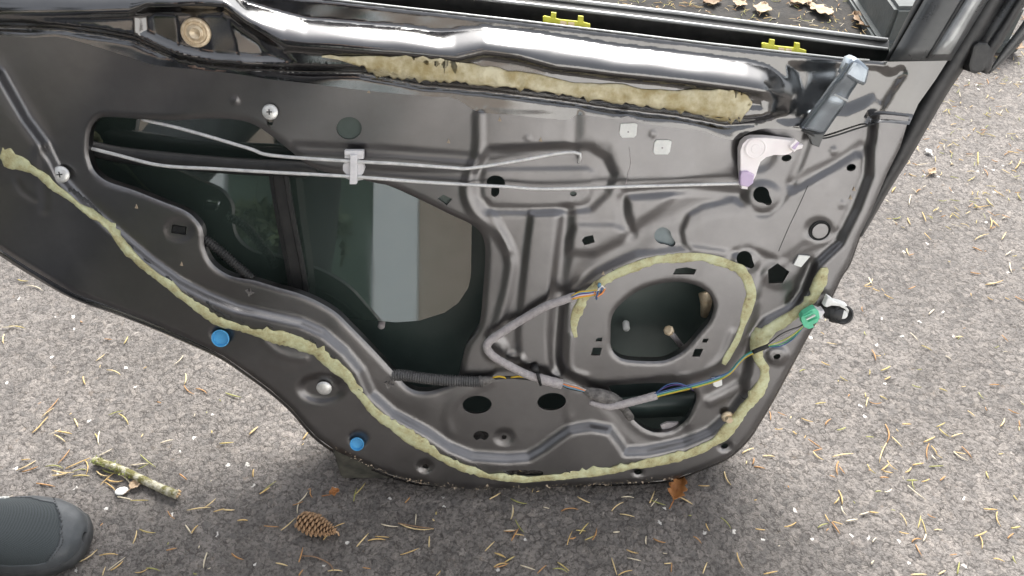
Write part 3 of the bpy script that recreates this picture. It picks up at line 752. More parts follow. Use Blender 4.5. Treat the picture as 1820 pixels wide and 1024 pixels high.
tag(so, 'curved sealant bead around the speaker opening')
top_u = [(572, 98), (600, 98), (625, 100), (704, 99), (770, 104), (836, 113), (915, 127), (946, 129), (1012, 145), (1104, 150), (1170, 161), (1200, 161), (1236, 158), (1302, 161), (1328, 168), (1337, 180)]
top_l = [(572, 102), (600, 106), (640, 119), (672, 134), (704, 139), (756, 144), (862, 153), (915, 158), (999, 169), (1099, 185), (1196, 196), (1262, 208), (1290, 219), (1318, 211), (1334, 192), (1337, 186)]
xs = np.concatenate([np.arange(572, 1334, 2.5), [1337]])
rr = np.random.default_rng(9)
yu, yl = interp(xs, top_u), interp(xs, top_l)
yl = yl + np.where(xs > 640, np.interp(np.arange(len(xs)), np.arange(0, len(xs) + 3, 3), rr.normal(0, 2.6, len(np.arange(0, len(xs) + 3, 3)))), 0)
yu = yu + np.interp(np.arange(len(xs)), np.arange(0, len(xs) + 6, 6), rr.normal(0, 1.2, len(np.arange(0, len(xs) + 6, 6))))
secs = []
for k_, (u, z) in enumerate([(0, -0.2), (0.06, 0.4), (0.25, 0.8), (0.45, 1.0), (0.62, 0.75), (0.8, 1.0), (0.94, 0.6), (1.0, -0.3)]):
    yy = yu + (yl - yu) * u
    pts = np.stack([xs, yy], -1)
    bulge = np.interp(np.arange(len(xs)), np.arange(0, len(xs) + 5, 5), rr.normal(1, 0.35, len(np.arange(0, len(xs) + 5, 5))))
    secs.append(P(xs, yy, H_belt(pts) + 0.0014 + 0.0022 * z * np.clip(bulge, 0.3, 1.8) * np.clip((xs - 560) / 80, 0.1, 1)))
secs = np.array(secs)
so = ribbon('sealant_strip', [secs[:, i] for i in range(len(xs))], 'seal_old', door)
tag(so, 'broad dried beige sealant strip under the glossy ridge')
# black smears where the film was torn off, beside the bead
def smear(path, w, seed):
    r = np.random.default_rng(seed); c = catmull(path, 3); n = len(c)
    a = c.copy(); b = c.copy(); a[:, 1] -= w * r.uniform(0.2, 1.2, n); b[:, 1] += w * r.uniform(0.2, 1.2, n)
    ha, hc, hb = H_panel(a), H_panel(c), H_panel(b)
    secs = [np.array([P(*a[i], ha[i] + 0.0002), P(*c[i], hc[i] + 0.0012), P(*b[i], hb[i] + 0.0002)]) for i in range(n)]
    return ribbon('old_adhesive', secs, 'rubber', door, closed=False)
smear([(122, 338), (135, 342), (150, 354), (165, 366), (182, 388)], 5, 1)
smear([(366, 536), (380, 548), (398, 560), (410, 566)], 5, 2)
for k_, (x_, y_) in enumerate([(232, 436), (262, 464), (300, 496), (338, 524), (432, 572), (480, 580), (520, 596), (556, 606), (592, 634), (618, 664), (642, 696), (664, 722), (690, 744), (722, 766), (760, 790), (806, 816), (850, 832), (900, 840), (1010, 838), (1320, 706), (1092, 482), (1150, 462)]):
    rs_ = np.random.default_rng(40 + k_); L_ = rs_.uniform(5, 13)
    smear([(x_ - L_ * 0.5, y_ - L_ * 0.35), (x_, y_ + rs_.normal(0, 1.5)), (x_ + L_ * 0.5, y_ + L_ * 0.35)], rs_.uniform(1.2, 3.2), 60 + k_)
# crumbs of dried earth along the lower edge
rs_ = np.random.default_rng(77); cv, cf = [], []
oc_ = catmull([p for p in OUTLINE if 590 < p[0] < 1210 and p[1] > 780], 1.0)
qs_ = oc_[rs_.integers(0, len(oc_), 230)].copy(); qs_[:, 1] -= np.abs(rs_.normal(1.5, 2.5, 230)); hs_ = H_panel(qs_)
for k_ in range(230):
    c_ = P(qs_[k_, 0], qs_[k_, 1], hs_[k_] + 0.0006); e_ = rs_.uniform(0.0006, 0.0022)
    b_ = len(cv); cv += [c_ + rs_.normal(0, e_ * 0.7, 3) for _ in range(4)]; cf += [(b_, b_ + 1, b_ + 2), (b_, b_ + 2, b_ + 3), (b_, b_ + 3, b_ + 1), (b_ + 1, b_ + 3, b_ + 2)]
M['earth'] = mat('dried_earth', (0.30, 0.23, 0.16), 0.9, color2=(0.42, 0.36, 0.28), nscale=200)
o = new_mesh('dirt_crumbs', cv, cf, 'earth', door, False); o['kind'] = 'stuff'
for k_, (x_, y_) in enumerate(((888, 213), (961, 249), (797, 252), (655, 163), (1072, 486), (1518, 337), (1512, 352), (322, 470), (242, 368))):
    h_ = Hp(x_, y_) if below_A(np.array([[x_, y_]], float))[0] > 0 else Hb(x_, y_)
    slab('leaf_fleck', [(x_, y_ - 5), (x_ + 2, y_), (x_ + 3, y_ + 3), (x_ - 3, y_ + 2), (x_ - 1, y_ - 1)], h_, h_ + 0.0012, 'earth', door)

# ---- fasteners
def nrm(x, y, hf):
    e = 4.0
    a = P(x - e, y, hf(x - e, y)); b = P(x + e, y, hf(x + e, y)); c = P(x, y - e, hf(x, y - e)); d = P(x, y + e, hf(x, y + e))
    n = np.cross(b - a, c - d); n /= np.linalg.norm(n)
    return n if n @ ND > 0 else -n
def screw(x, y, r, h, material='zinc', name='screw', lift=0.0, recess=True, tilt=(0, 0, 0)):
    c = P(x, y, h + lift); n = ND + np.array(tilt)
    n = n / np.linalg.norm(n)
    o = lathe(name, [(r * 0.55, -lift - 0.004), (r * 0.55, -0.0015), (r, -0.001), (r, 0.0008), (r * 0.9, 0.002), (r * 0.65, 0.003), (r * 0.3, 0.0036), (0.0004, 0.0038)], c, n, material, door, 22)
    if recess:
        a, b = frame_of(n)
        for u, v_ in ((a, b), (b, a)):
            q = c + n * 0.0034
            hw, hl = 0.0007, r * 0.34
            vv = [q + u * sx * hl + v_ * sy * hw + n * sz * 0.0006 for sz in (-1, 1) for sx, sy in ((-1, -1), (1, -1), (1, 1), (-1, 1))]
            fix_normals(new_mesh('cross_slot', vv, [(0, 1, 2, 3), (4, 5, 6, 7), (0, 1, 5, 4), (1, 2, 6, 5), (2, 3, 7, 6), (3, 0, 4, 7)], 'black', o, False))
    return o
screw(480, 199, 0.0098, Hp(480, 190), lift=0.006, tilt=(0, 0, 0.25))
screw(108, 310, 0.0108, Hp(108, 300), lift=0.006, tilt=(0.1, 0, 0.25))
screw(576, 690, 0.0112, Hp(576, 690), recess=False, name='bolt', lift=0.003)
o = screw(1293, 741, 0.0092, Hp(1293, 741), 'brass', 'bolt', 0.002, False)
lathe('hex_head', [(0.0055, 0.0), (0.0058, 0.001), (0.0058, 0.005), (0.005, 0.006), (0.002, 0.0062)], P(1295, 744, Hp(1293, 741) + 0.005), ND, 'brass', o, 6, False)
lathe('nut_flange', [(0.0165, -0.002), (0.017, 0.0), (0.016, 0.002), (0.0130, 0.0026), (0.012, 0.001), (0.0095, 0.001), (0.009, 0.004), (0.006, 0.006), (0.003, 0.004), (0.001, 0.003)], P(348, 58, Hb(348, 58) + 0.002), nrm(348, 58, Hb), 'brass', door, 26)
def blue_cap(x, y, r):
    h = Hp(x, y); n = ND + np.array([0, -0.1, 0.35])
    o = lathe('trim_plug', [(r * 0.72, -0.004), (r * 0.76, 0.003), (r * 0.86, 0.0055), (r, 0.0062), (r, 0.0085), (r * 0.93, 0.0092), (r * 0.88, 0.0088), (r * 0.84, 0.0045), (r * 0.4, 0.0043), (0.0004, 0.0043)], P(x, y + 3, h - 0.001), n, 'blue', door, 30)
    return o
blue_cap(395, 596, 0.0125); blue_cap(636, 783, 0.0106)
lathe('hole_plug', [(0.0135, -0.001), (0.014, 0.0005), (0.013, 0.0015), (0.0125, 0.0002), (0.011, 0.0002), (0.0105, 0.0018), (0.006, 0.002), (0.001, 0.0017)], P(1457, 410, Hp(1457, 410) + 0.0004), ND, 'panel', door, 28)
lathe('plug_ring', [(0.0124, 0.0), (0.0128, 0.0009), (0.0134, 0.0012), (0.014, 0.0009), (0.0143, 0.0)], P(1457, 410, Hp(1457, 410) + 0.0012), ND, 'black', door, 28)
# foam pads
for pts_ in ([(1103, 220), (1129, 219), (1133, 222), (1131, 241), (1127, 245), (1106, 245), (1102, 241), (1101, 236)], [(1167, 249), (1189, 249), (1194, 252), (1191, 270), (1187, 275), (1165, 275), (1161, 271), (1163, 254)]):
    p = np.array(pts_, float); c = p.mean(0); hh_ = max(Hp(*q) for q in p)
    o = slab('foam_pad', p, hh_ - 0.003, hh_ + 0.0018, 'pad', door, 0.0007)
    lathe('pad_pin', [(0.0012, 0), (0.0012, 0.0004), (0.0004, 0.0006)], P(c[0], c[1] + 1, hh_ + 0.0018), ND, 'tape', o, 8)
slab('paper_label', [(1420, 454), (1440, 456), (1424, 475), (1411, 471)], Hp(1425, 463) + 0.0005, Hp(1425, 463) + 0.0035, 'pad', door)

# ---- control rods, clip, bell crank, handle lever
rod1 = [(252, 212, -0.012), (330, 231, -0.004), (440, 263, 0.004), (482, 276, 0.010), (611, 286, 0.016), (704, 291, 0.016), (800, 298, 0.014), (836, 299, 0.014), (920, 286, 0.012), (991, 273, 0.010), (1022, 271, 0.010), (1031, 274, 0.010), (1031, 280, 0.008), (1028, 290, 0.006)]
rod2 = [(158, 263, -0.015), (210, 276, -0.006), (286, 294, 0.002), (380, 300, 0.008), (480, 306, 0.012), (625, 314, 0.016), (756, 324, 0.014), (900, 332, 0.012), (972, 336, 0.012), (1144, 331, 0.013), (1250, 328, 0.014), (1322, 326, 0.014)]
for rp in (rod1, rod2):
    a = catmull(rp, 8)
    tube('control_rod', P(a[:, 0], a[:, 1], a[:, 2]), 0.0023, 'steel', door, 10)
clip = slab('rod_clip', [(612, 268), (646, 268), (646, 283), (637, 284), (637, 289), (645, 291), (648, 300), (645, 309), (640, 315), (645, 316), (645, 320), (633, 322), (633, 328), (621, 328), (621, 320), (611, 316), (617, 313), (609, 303), (609, 294), (614, 288), (622, 287), (622, 283), (612, 282)], 0.006, 0.0135, 'white', door, 0.001)
slab('clip_latch', [(622, 276), (634, 276), (634, 327), (621, 328), (622, 300)], 0.014, 0.0215, 'white', clip, 0.001)
slab('clip_latch', [(612, 268), (646, 268), (646, 276), (612, 276)], 0.014, 0.017, 'white', clip, 0.001)
crank = slab('bell_crank', [(1316, 268), (1320, 256), (1328, 248), (1338, 245), (1360, 245), (1380, 247), (1405, 250), (1416, 251), (1411, 262), (1407, 272), (1396, 276), (1376, 276), (1362, 280), (1352, 288), (1348, 298), (1344, 312), (1336, 327), (1318, 326), (1316, 300)], Hp(1300, 300) + 0.002, 0.018, 'crank', door, 0.001)
lathe('pivot_cap', [(0.0135, 0), (0.0135, 0.0008), (0.0115, 0.0012), (0.011, 0.0006), (0.006, 0.0006), (0.0055, 0.001), (0.001, 0.001)], P(1343, 264, 0.0185), ND, 'crank', crank, 28)
slab('rod_retainer', [(1318, 306), (1330, 305), (1341, 312), (1339, 326), (1330, 333), (1316, 330), (1316, 314)], 0.014, 0.023, 'lilac', crank, 0.0015)
slab('rod_end', [(1318, 327), (1330, 326), (1329, 337), (1318, 336)], 0.010, 0.021, 'crank', crank, 0.001)
slab('lever_fork', [(1404, 262), (1414, 249), (1419, 252), (1418, 257), (1428, 258), (1426, 264), (1416, 267), (1411, 271)], 0.016, 0.024, 'crank', crank, 0.001)
slab('fork_slot', [(1407, 263), (1419, 252), (1421, 254), (1413, 266)], 0.022, 0.0246, 'lilac', crank)
# lever: a folded strip; broad faces at different angles, twisted tip
spine_l = [(1424, 228), (1440, 206), (1454, 188), (1470, 167), (1483, 149), (1497, 132), (1509, 112), (1519, 103)]
spine_r = [(1466, 238), (1478, 220), (1490, 203), (1501, 188), (1511, 168), (1522, 152), (1536, 130), (1544, 121)]
hl = [0.018, 0.024, 0.029, 0.036, 0.046, 0.052, 0.055, 0.055]
hr = [0.018, 0.022, 0.026, 0.030, 0.026, 0.030, 0.040, 0.044]
sl = catmull(np.column_stack([spine_l, hl]), 4); sr_ = catmull(np.column_stack([spine_r, hr]), 4)
n_ = min(len(sl), len(sr_)); il = np.linspace(0, len(sl) - 1, n_).astype(int); ir = np.linspace(0, len(sr_) - 1, n_).astype(int)
secs = []
for a, b in zip(sl[il], sr_[ir]):
    A_, B_ = P(*a), P(*b); e1 = P(a[0] + (b[0] - a[0]) * 0.22, a[1] + (b[1] - a[1]) * 0.22, a[2] + 0.004); e2 = P(a[0] + (b[0] - a[0]) * 0.8, a[1] + (b[1] - a[1]) * 0.8, b[2] + 0.002)
    dpt = -ND * 0.004
    secs.append(np.array([A_, e1, e2, B_, B_ + dpt, e2 + dpt, e1 + dpt, A_ + dpt * 2]))
lever = ribbon('handle_lever', secs, 'lever', door)
slab('lever_tip', [(1512, 106), (1522, 102), (1534, 110), (1546, 121), (1545, 132), (1541, 148), (1536, 153), (1522, 147), (1508, 138), (1500, 134)], 0.036, 0.056, 'lever', lever, 0.004, True)
slab('lever_collar', [(1480, 168), (1484, 166), (1509, 178), (1507, 182)], 0.034, 0.040, 'trim', lever, 0.001)
slab('lever_foot', [(1430, 234), (1450, 238), (1466, 238), (1456, 262), (1444, 258), (1440, 246)], 0.004, 0.012, 'frame', lever, 0.001)

# ---- wiring
def px_tube(name, path, r, material, parent, sides=8, step=5):
    a = catmull(path, step)
    return tube(name, P(a[:, 0], a[:, 1], a[:, 2]), r, material, parent, sides)
def hp(x, y, dz): return (x, y, Hp(x, y) + dz)
def on(path, dz): return [hp(x, y, dz) if len(q) == 2 else q for q in path for x, y in [q[:2]]]
har_path = [hp(1024, 526, 0.012), (1000, 534, 0.016), (967, 546, 0.016), (920, 573, 0.014), (886, 595, 0.016), (872, 605, 0.018), (866, 613, 0.019), (867, 622, 0.019), (879, 635, 0.018), (905, 650, 0.018), (940, 667, 0.016), (970, 676, 0.014), (998, 683, 0.012)]
a = catmull(har_path, 3); n = len(a)
rr = np.random.default_rng(21)
wrap = 0.0058 * (1 + 0.06 * ((np.arange(n) * 0.22) % 1) + rr.normal(0, 0.012, n)); wrap[-14:] *= 1.25
harness = tube('wiring_harness', P(a[:, 0], a[:, 1], a[:, 2]), wrap, 'tape', door, 14)
for i_, (mname, dy) in enumerate((('w_yellow', -5.0), ('w_sky', -3), ('w_purple', -0.8), ('w_white', 1.2), ('w_orange', 3.2), ('w_yellow', 5.0))):
    px_tube('wire', [(1016, 529 + dy * 0.6, 0.020), (1030, 524 + dy, 0.021), (1046, 522 + dy * 0.9, 0.021), (1058, 520 + dy * 0.8, 0.02), (1066, 519 + dy * 0.4, 0.018)], 0.00095, mname, harness, 6)
px_tube('wire', [(1060, 532, 0.021), (1062, 520, 0.026), (1066, 508, 0.024), (1070, 514, 0.02), (1066, 524, 0.018)], 0.0013, 'w_blue', harness, 6)
px_tube('wire', [(1058, 528, 0.020), (1064, 514, 0.027), (1070, 508, 0.022), (1076, 514, 0.017)], 0.0012, 'w_white', harness, 6)
px_tube('wire', [(1056, 518, 0.020), (1062, 527, 0.024), (1070, 522, 0.022), (1076, 512, 0.017)], 0.0012, 'w_orange', harness, 6)
px_tube('wire', [(1064, 509, 0.028), (1066, 504, 0.029)], 0.0022, 'w_sky', harness, 6)
tube('cable_tie', P(np.array([955.0, 958, 961]), np.array([663.0, 673, 684]), np.array([0.020, 0.0245, 0.018])), 0.0024, 'black', harness, 8)
px_tube('harness_clip', [hp(954, 664, 0.0), hp(952, 657, 0.006), hp(948, 652, 0.008)], [0.006] * len(catmull([hp(954, 664, 0.0), hp(952, 657, 0.006), hp(948, 652, 0.008)], 5)), 'black', harness, 8)
# dirty joint and second taped length
def thick(path, radii, material, name, parent, sides=12, step=3, seed=1, rough=0.05):
    a = catmull(np.column_stack([path, radii]), step); r = np.random.default_rng(seed)
    return tube(name, P(a[:, 0], a[:, 1], a[:, 2]), a[:, 3] * (1 + r.normal(0, rough, len(a))), material, parent, sides)
thick([(1036, 692, 0.012), (1052, 699, 0.014), (1072, 705, 0.014), (1092, 711, 0.012), (1106, 722, 0.004), (1120, 742, -0.006)], [0.004, 0.0085, 0.0105, 0.0095, 0.007, 0.006], 'dirty_tape', 'taped_joint', harness)
thick([(1048, 715, 0.018), (1062, 719, 0.020), (1080, 723, 0.022), (1100, 720, 0.022), (1125, 714, 0.020), (1148, 708, 0.019), (1167, 703, 0.018)], [0.0035, 0.0045, 0.0052, 0.0055, 0.0058, 0.006, 0.006], 'tape', 'taped_branch', harness, 14, 3, 4, 0.03)
for mname, off in (('w_orange', 0), ('w_sky', 3), ('tape', -3), ('black', 5)):
    px_tube('wire', [(994, 680 + off * 0.4, 0.014), (1008, 685 + off, 0.016), (1024, 689 + off, 0.017), (1042, 695 + off * 0.5, 0.016)], 0.0011, mname, harness, 6)
br = [(1163, 703, 0.020), (1185, 697, 0.020), (1215, 690, 0.019), (1250, 681, 0.018), (1280, 671, 0.018), (1298, 661, 0.020), (1312, 645, 0.022), (1326, 632, 0.024), (1346, 622, 0.026)]
for mname, dy, dy2, dh in (('w_blue', -3, -1.5, 0.0), ('w_sky', -0.5, 0, 0.001), ('w_lime', 2.5, 1.5, 0.0), ('w_green', 1, -2, 0.0), ('w_yellow', 4, 3, -0.001)):
    px_tube('wire', [(x, y + (dy if i < 5 else dy2), z + dh) for i, (x, y, z) in enumerate(br)], 0.00085, mname, harness, 6)
px_tube('wire', [(1163, 701, 0.020), (1174, 692, 0.022), (1186, 684, 0.024), (1203, 681, 0.025), (1218, 685, 0.023), (1230, 691, 0.020)], 0.0008, 'w_blue', harness, 6)
px_tube('wire', [(1163, 701, 0.018), (1180, 690, 0.020), (1200, 684, 0.022), (1222, 687, 0.021), (1232, 694, 0.018)], 0.0006, 'w_purple', harness, 6)
px_tube('wire_sleeve', [(1338, 626, 0.026), (1352, 620, 0.028), (1366, 615, 0.029)], 0.0032, 'black', harness, 10)
for mname, dy, bow in (('w_lime', 0, 0), ('w_green', 2, 3), ('w_blue', 3, 5), ('black', -6, -6), ('tape', -3, -4)):
    px_tube('wire', [(1360, 616, 0.029), (1385, 608 + dy + bow, 0.030), (1405, 598 + dy + bow, 0.031), (1420, 587 + dy * 0.6 + bow * 0.4, 0.032), (1430, 577 + dy * 0.3, 0.032)], 0.0009, mname, harness, 6)
slab('cloth_tab', [(1266, 674), (1283, 672), (1284, 685), (1274, 689), (1268, 686)], Hp(1275, 680) + 0.001, Hp(1275, 680) + 0.006, 'pad', harness, 0.0006)
for x, w_ in ((876, 9), (908, 12)):
    px_tube('wire', [(x, 671, 0.012), (x + w_ * 1.3, 669, 0.013), (x + w_ * 2.6, 672, 0.012)], 0.0014, 'w_yellow', harness, 6)
px_tube('wire', [(860, 676, 0.010), (885, 672, 0.011), (910, 671, 0.011), (944, 674, 0.010)], 0.0022, 'black', harness, 8)
# green plug and the boot on the door edge
con = slab('wire_connector', [(1424, 566), (1428, 559), (1443, 550), (1449, 548), (1455, 553), (1457, 565), (1453, 573), (1445, 577), (1447, 582), (1438, 585), (1430, 582), (1426, 576)], 0.024, 0.035, 'green', door, 0.0005)
for k in range(3):
    x, y = 1433 + k * 4, 563 + k * 5
    slab('connector_rib', [(x - 4, y), (x + 12, y - 8), (x + 13, y - 6.4), (x - 3, y + 1.6)], 0.034, 0.0385, M['w_white'] if k == 1 else M['green'], con, 0.0003)
slab('connector_socket', [(1449, 549), (1459, 553), (1464, 551), (1466, 556), (1461, 562), (1463, 567), (1457, 567), (1455, 556)], 0.022, 0.034, 'white', con, 0.0008)
boot = thick([(1462, 556, 0.020), (1474, 554, 0.022), (1486, 557, 0.026), (1498, 560, 0.030)], [0.007, 0.0125, 0.0135, 0.012], 'rubber', 'wire_boot', door, 18, 3, 2, 0.02)
bc = P(1498, 559, 0.036); bn = P(1500, 562, 0.05) - P(1494, 556, 0.03)
lathe('boot_ring', [(0.0125, -0.006), (0.0135, -0.002), (0.0135, 0.002), (0.0115, 0.003), (0.0095, 0.0), (0.006, -0.002)], bc, bn, 'rubber', boot, 22)
lathe('boot_core', [(0.006, -0.002), (0.0062, 0.001), (0.004, 0.0018), (0.001, 0.0018)], bc, bn, 'pad', boot, 14)
slab('dried_grease', [(1465, 545), (1472, 528), (1478, 531), (1484, 536), (1494, 538), (1506, 543), (1511, 552), (1508, 560), (1503, 551), (1492, 545), (1478, 544), (1470, 547)], 0.026, 0.036, 'pad', boot, 0.002, True)
# corrugated conduits
def conduit(path, r, parent, pitch=2.0):
    a = catmull(path, 1.0); n = len(a); ph = np.arange(n) * (2 * math.pi / (pitch * 2.2))
    return tube('corrugated_conduit', P(a[:, 0], a[:, 1], a[:, 2]), r * (1 + 0.13 * np.sign(np.sin(ph)) * np.abs(np.sin(ph)) ** 0.5), 'black', parent, 14)
conduit([(356, 420, -0.014), (376, 434, -0.010), (396, 450, -0.008), (416, 468, -0.010), (442, 490, -0.014), (462, 508, -0.02)], 0.0062, door, 2.2)
c2 = conduit([(690, 668, -0.010), (715, 667, -0.002), (750, 672, 0.004), (790, 676, 0.010), (830, 678, 0.011), (858, 679, 0.010)], 0.0078, door, 1.9)
c2.data.materials[0] = mat('faded_conduit_plastic', (0.05, 0.05, 0.052), 0.5, color2=(0.09, 0.09, 0.09), nscale=80)
thick([(852, 678, 0.010), (866, 676, 0.010), (882, 673, 0.010)], [0.008, 0.0062, 0.0025], 'dirty_tape', 'conduit_tape', door, 12, 3, 6, 0.05)
# rubber stop in the square cut-out and spring steel clips on the slope
slab('ribbed_insert', [(307, 401), (330, 404), (328, 416), (306, 413)], Hp(318, 395) - 0.010, Hp(318, 395) - 0.004, 'black', door)
for x, y in ((443, 520), (690, 685)):
    h = Hp(x, y)
    slab('spring_clip', [(x - 7, y - 4), (x - 2, y - 6), (x - 1, y), (x + 2, y - 7), (x + 4, y - 1), (x + 10, y), (x + 3, y + 4), (x - 1, y + 8), (x - 3, y + 3)], h - 0.001, h + 0.002, 'dirty_tape', door)
# black slack cable over the beam edge by the lever
px_tube('slack_cable', [(1425, 232, 0.02), (1440, 238, 0.013), (1459, 246, 0.0095), (1485, 241, 0.0095), (1525, 228, 0.010), (1562, 218, 0.011)], 0.0011, 'black', door, 6)
# faint seam across the right plate and a thread of glue on the panel
for pth, rr_, mm_ in (([(1436, 330), (1420, 366), (1402, 404), (1384, 446)], 0.0005, 'rubber'), ([(1118, 262), (1121, 290), (1117, 305), (1112, 330)], 0.0004, 'tape')):
    q_ = catmull(pth, 5); tube('panel_seam', P(q_[:, 0], q_[:, 1], H_panel(q_) + 0.0001), rr_, mm_, door, 5)

# ================================================================ GROUND
def axis(segs):
    out = [segs[0][0]]
    for a, b, step in segs:
        n = max(1, int(round((b - a) / step))); out += list(a + (b - a) * (np.arange(1, n + 1) / n))
    return np.array(out)
gx = np.concatenate([-np.geomspace(150, 1.25, 26), axis([(-1.16, 1.2, 0.0028)]), axis([(1.206, 1.7, 0.006)]), np.geomspace(1.8, 150, 26)])
gy = np.concatenate([-np.geomspace(150, 0.05, 26), axis([(0.40, 1.02, 0.0028)]), axis([(1.025, 2.5, 0.0055)]), np.geomspace(2.56, 150, 26)])
nx, ny = len(gx), len(gy)
X, Y = np.meshgrid(gx, gy); PT = np.stack([X.ravel(), Y.ravel()], -1)
def worley(pts, size, seed):
    q = pts / size; ci = np.floor(q).astype(np.int64)
    f1 = np.full(len(q), 9.0); f2 = np.full(len(q), 9.0); rid = np.zeros(len(q))
    def hsh(a, b, k):
        v = np.sin(a * 127.1 + b * 311.7 + k * 74.7 + seed * 13.3) * 43758.5453
        return v - np.floor(v)
    for dx in (-1, 0, 1):
        for dy in (-1, 0, 1):
            cx, cy = ci[:, 0] + dx, ci[:, 1] + dy
            px_, py_ = cx + 0.12 + 0.76 * hsh(cx, cy, 1), cy + 0.12 + 0.76 * hsh(cx, cy, 2)
            d = np.hypot(q[:, 0] - px_, q[:, 1] - py_)
            r = hsh(cx, cy, 3)
            closer = d < f1
            f2 = np.where(closer, f1, np.minimum(f2, d)); f1 = np.where(closer, d, f1); rid = np.where(closer, r, rid)
    return f1, f2, rid
dense_m = (PT[:, 0] > -1.2) & (PT[:, 0] < 1.72) & (PT[:, 1] > 0.38) & (PT[:, 1] < 2.52)
gz = np.zeros(len(PT))
p0_ = PT[dense_m]; pd = p0_ + 0.0016 * np.stack([np.sin(p0_[:, 1] * 610 + p0_[:, 0] * 170) + np.sin(p0_[:, 1] * 283 - p0_[:, 0] * 90 + 2), np.sin(p0_[:, 0] * 571 + p0_[:, 1] * 210) + np.sin(p0_[:, 0] * 239 - p0_[:, 1] * 130)], -1)
f1, f2, rid = worley(pd, 0.0096, 1)
g1, g2, rid2 = worley(pd + 0.7, 0.0056, 2)
gap = smoothstep((f2 - f1) / 0.30)
gz[dense_m] = -0.0030 + 0.0012 * gap * (0.35 + 0.65 * rid) * np.clip(1.1 - f1, 0.2, 1) + 0.0007 * smoothstep((g2 - g1) / 0.35) + 0.0012 * (rid - 0.5)
gz[dense_m] += 0.0012 * np.sin(pd[:, 0] * 17 + 1) * np.sin(pd[:, 1] * 21) 
gz[~dense_m] = -0.0015
idx = np.arange(nx * ny).reshape(ny, nx)
quads = np.stack([idx[:-1, :-1], idx[:-1, 1:], idx[1:, 1:], idx[1:, :-1]], -1).reshape(-1, 4)
me = bpy.data.meshes.new('asphalt')
me.vertices.add(nx * ny); me.vertices.foreach_set('co', np.column_stack([PT, gz]).ravel())
me.loops.add(quads.size); me.loops.foreach_set('vertex_index', quads.ravel())
me.polygons.add(len(quads)); me.polygons.foreach_set('loop_start', np.arange(0, quads.size, 4)); me.polygons.foreach_set('loop_total', np.full(len(quads), 4))
me.polygons.foreach_set('use_smooth', np.ones(len(quads), bool))
me.update(calc_edges=True)
asphalt = bpy.data.objects.new('asphalt', me); col.objects.link(asphalt)
tag(asphalt, 'weathered grey asphalt with coarse stones', None, None, 'structure')
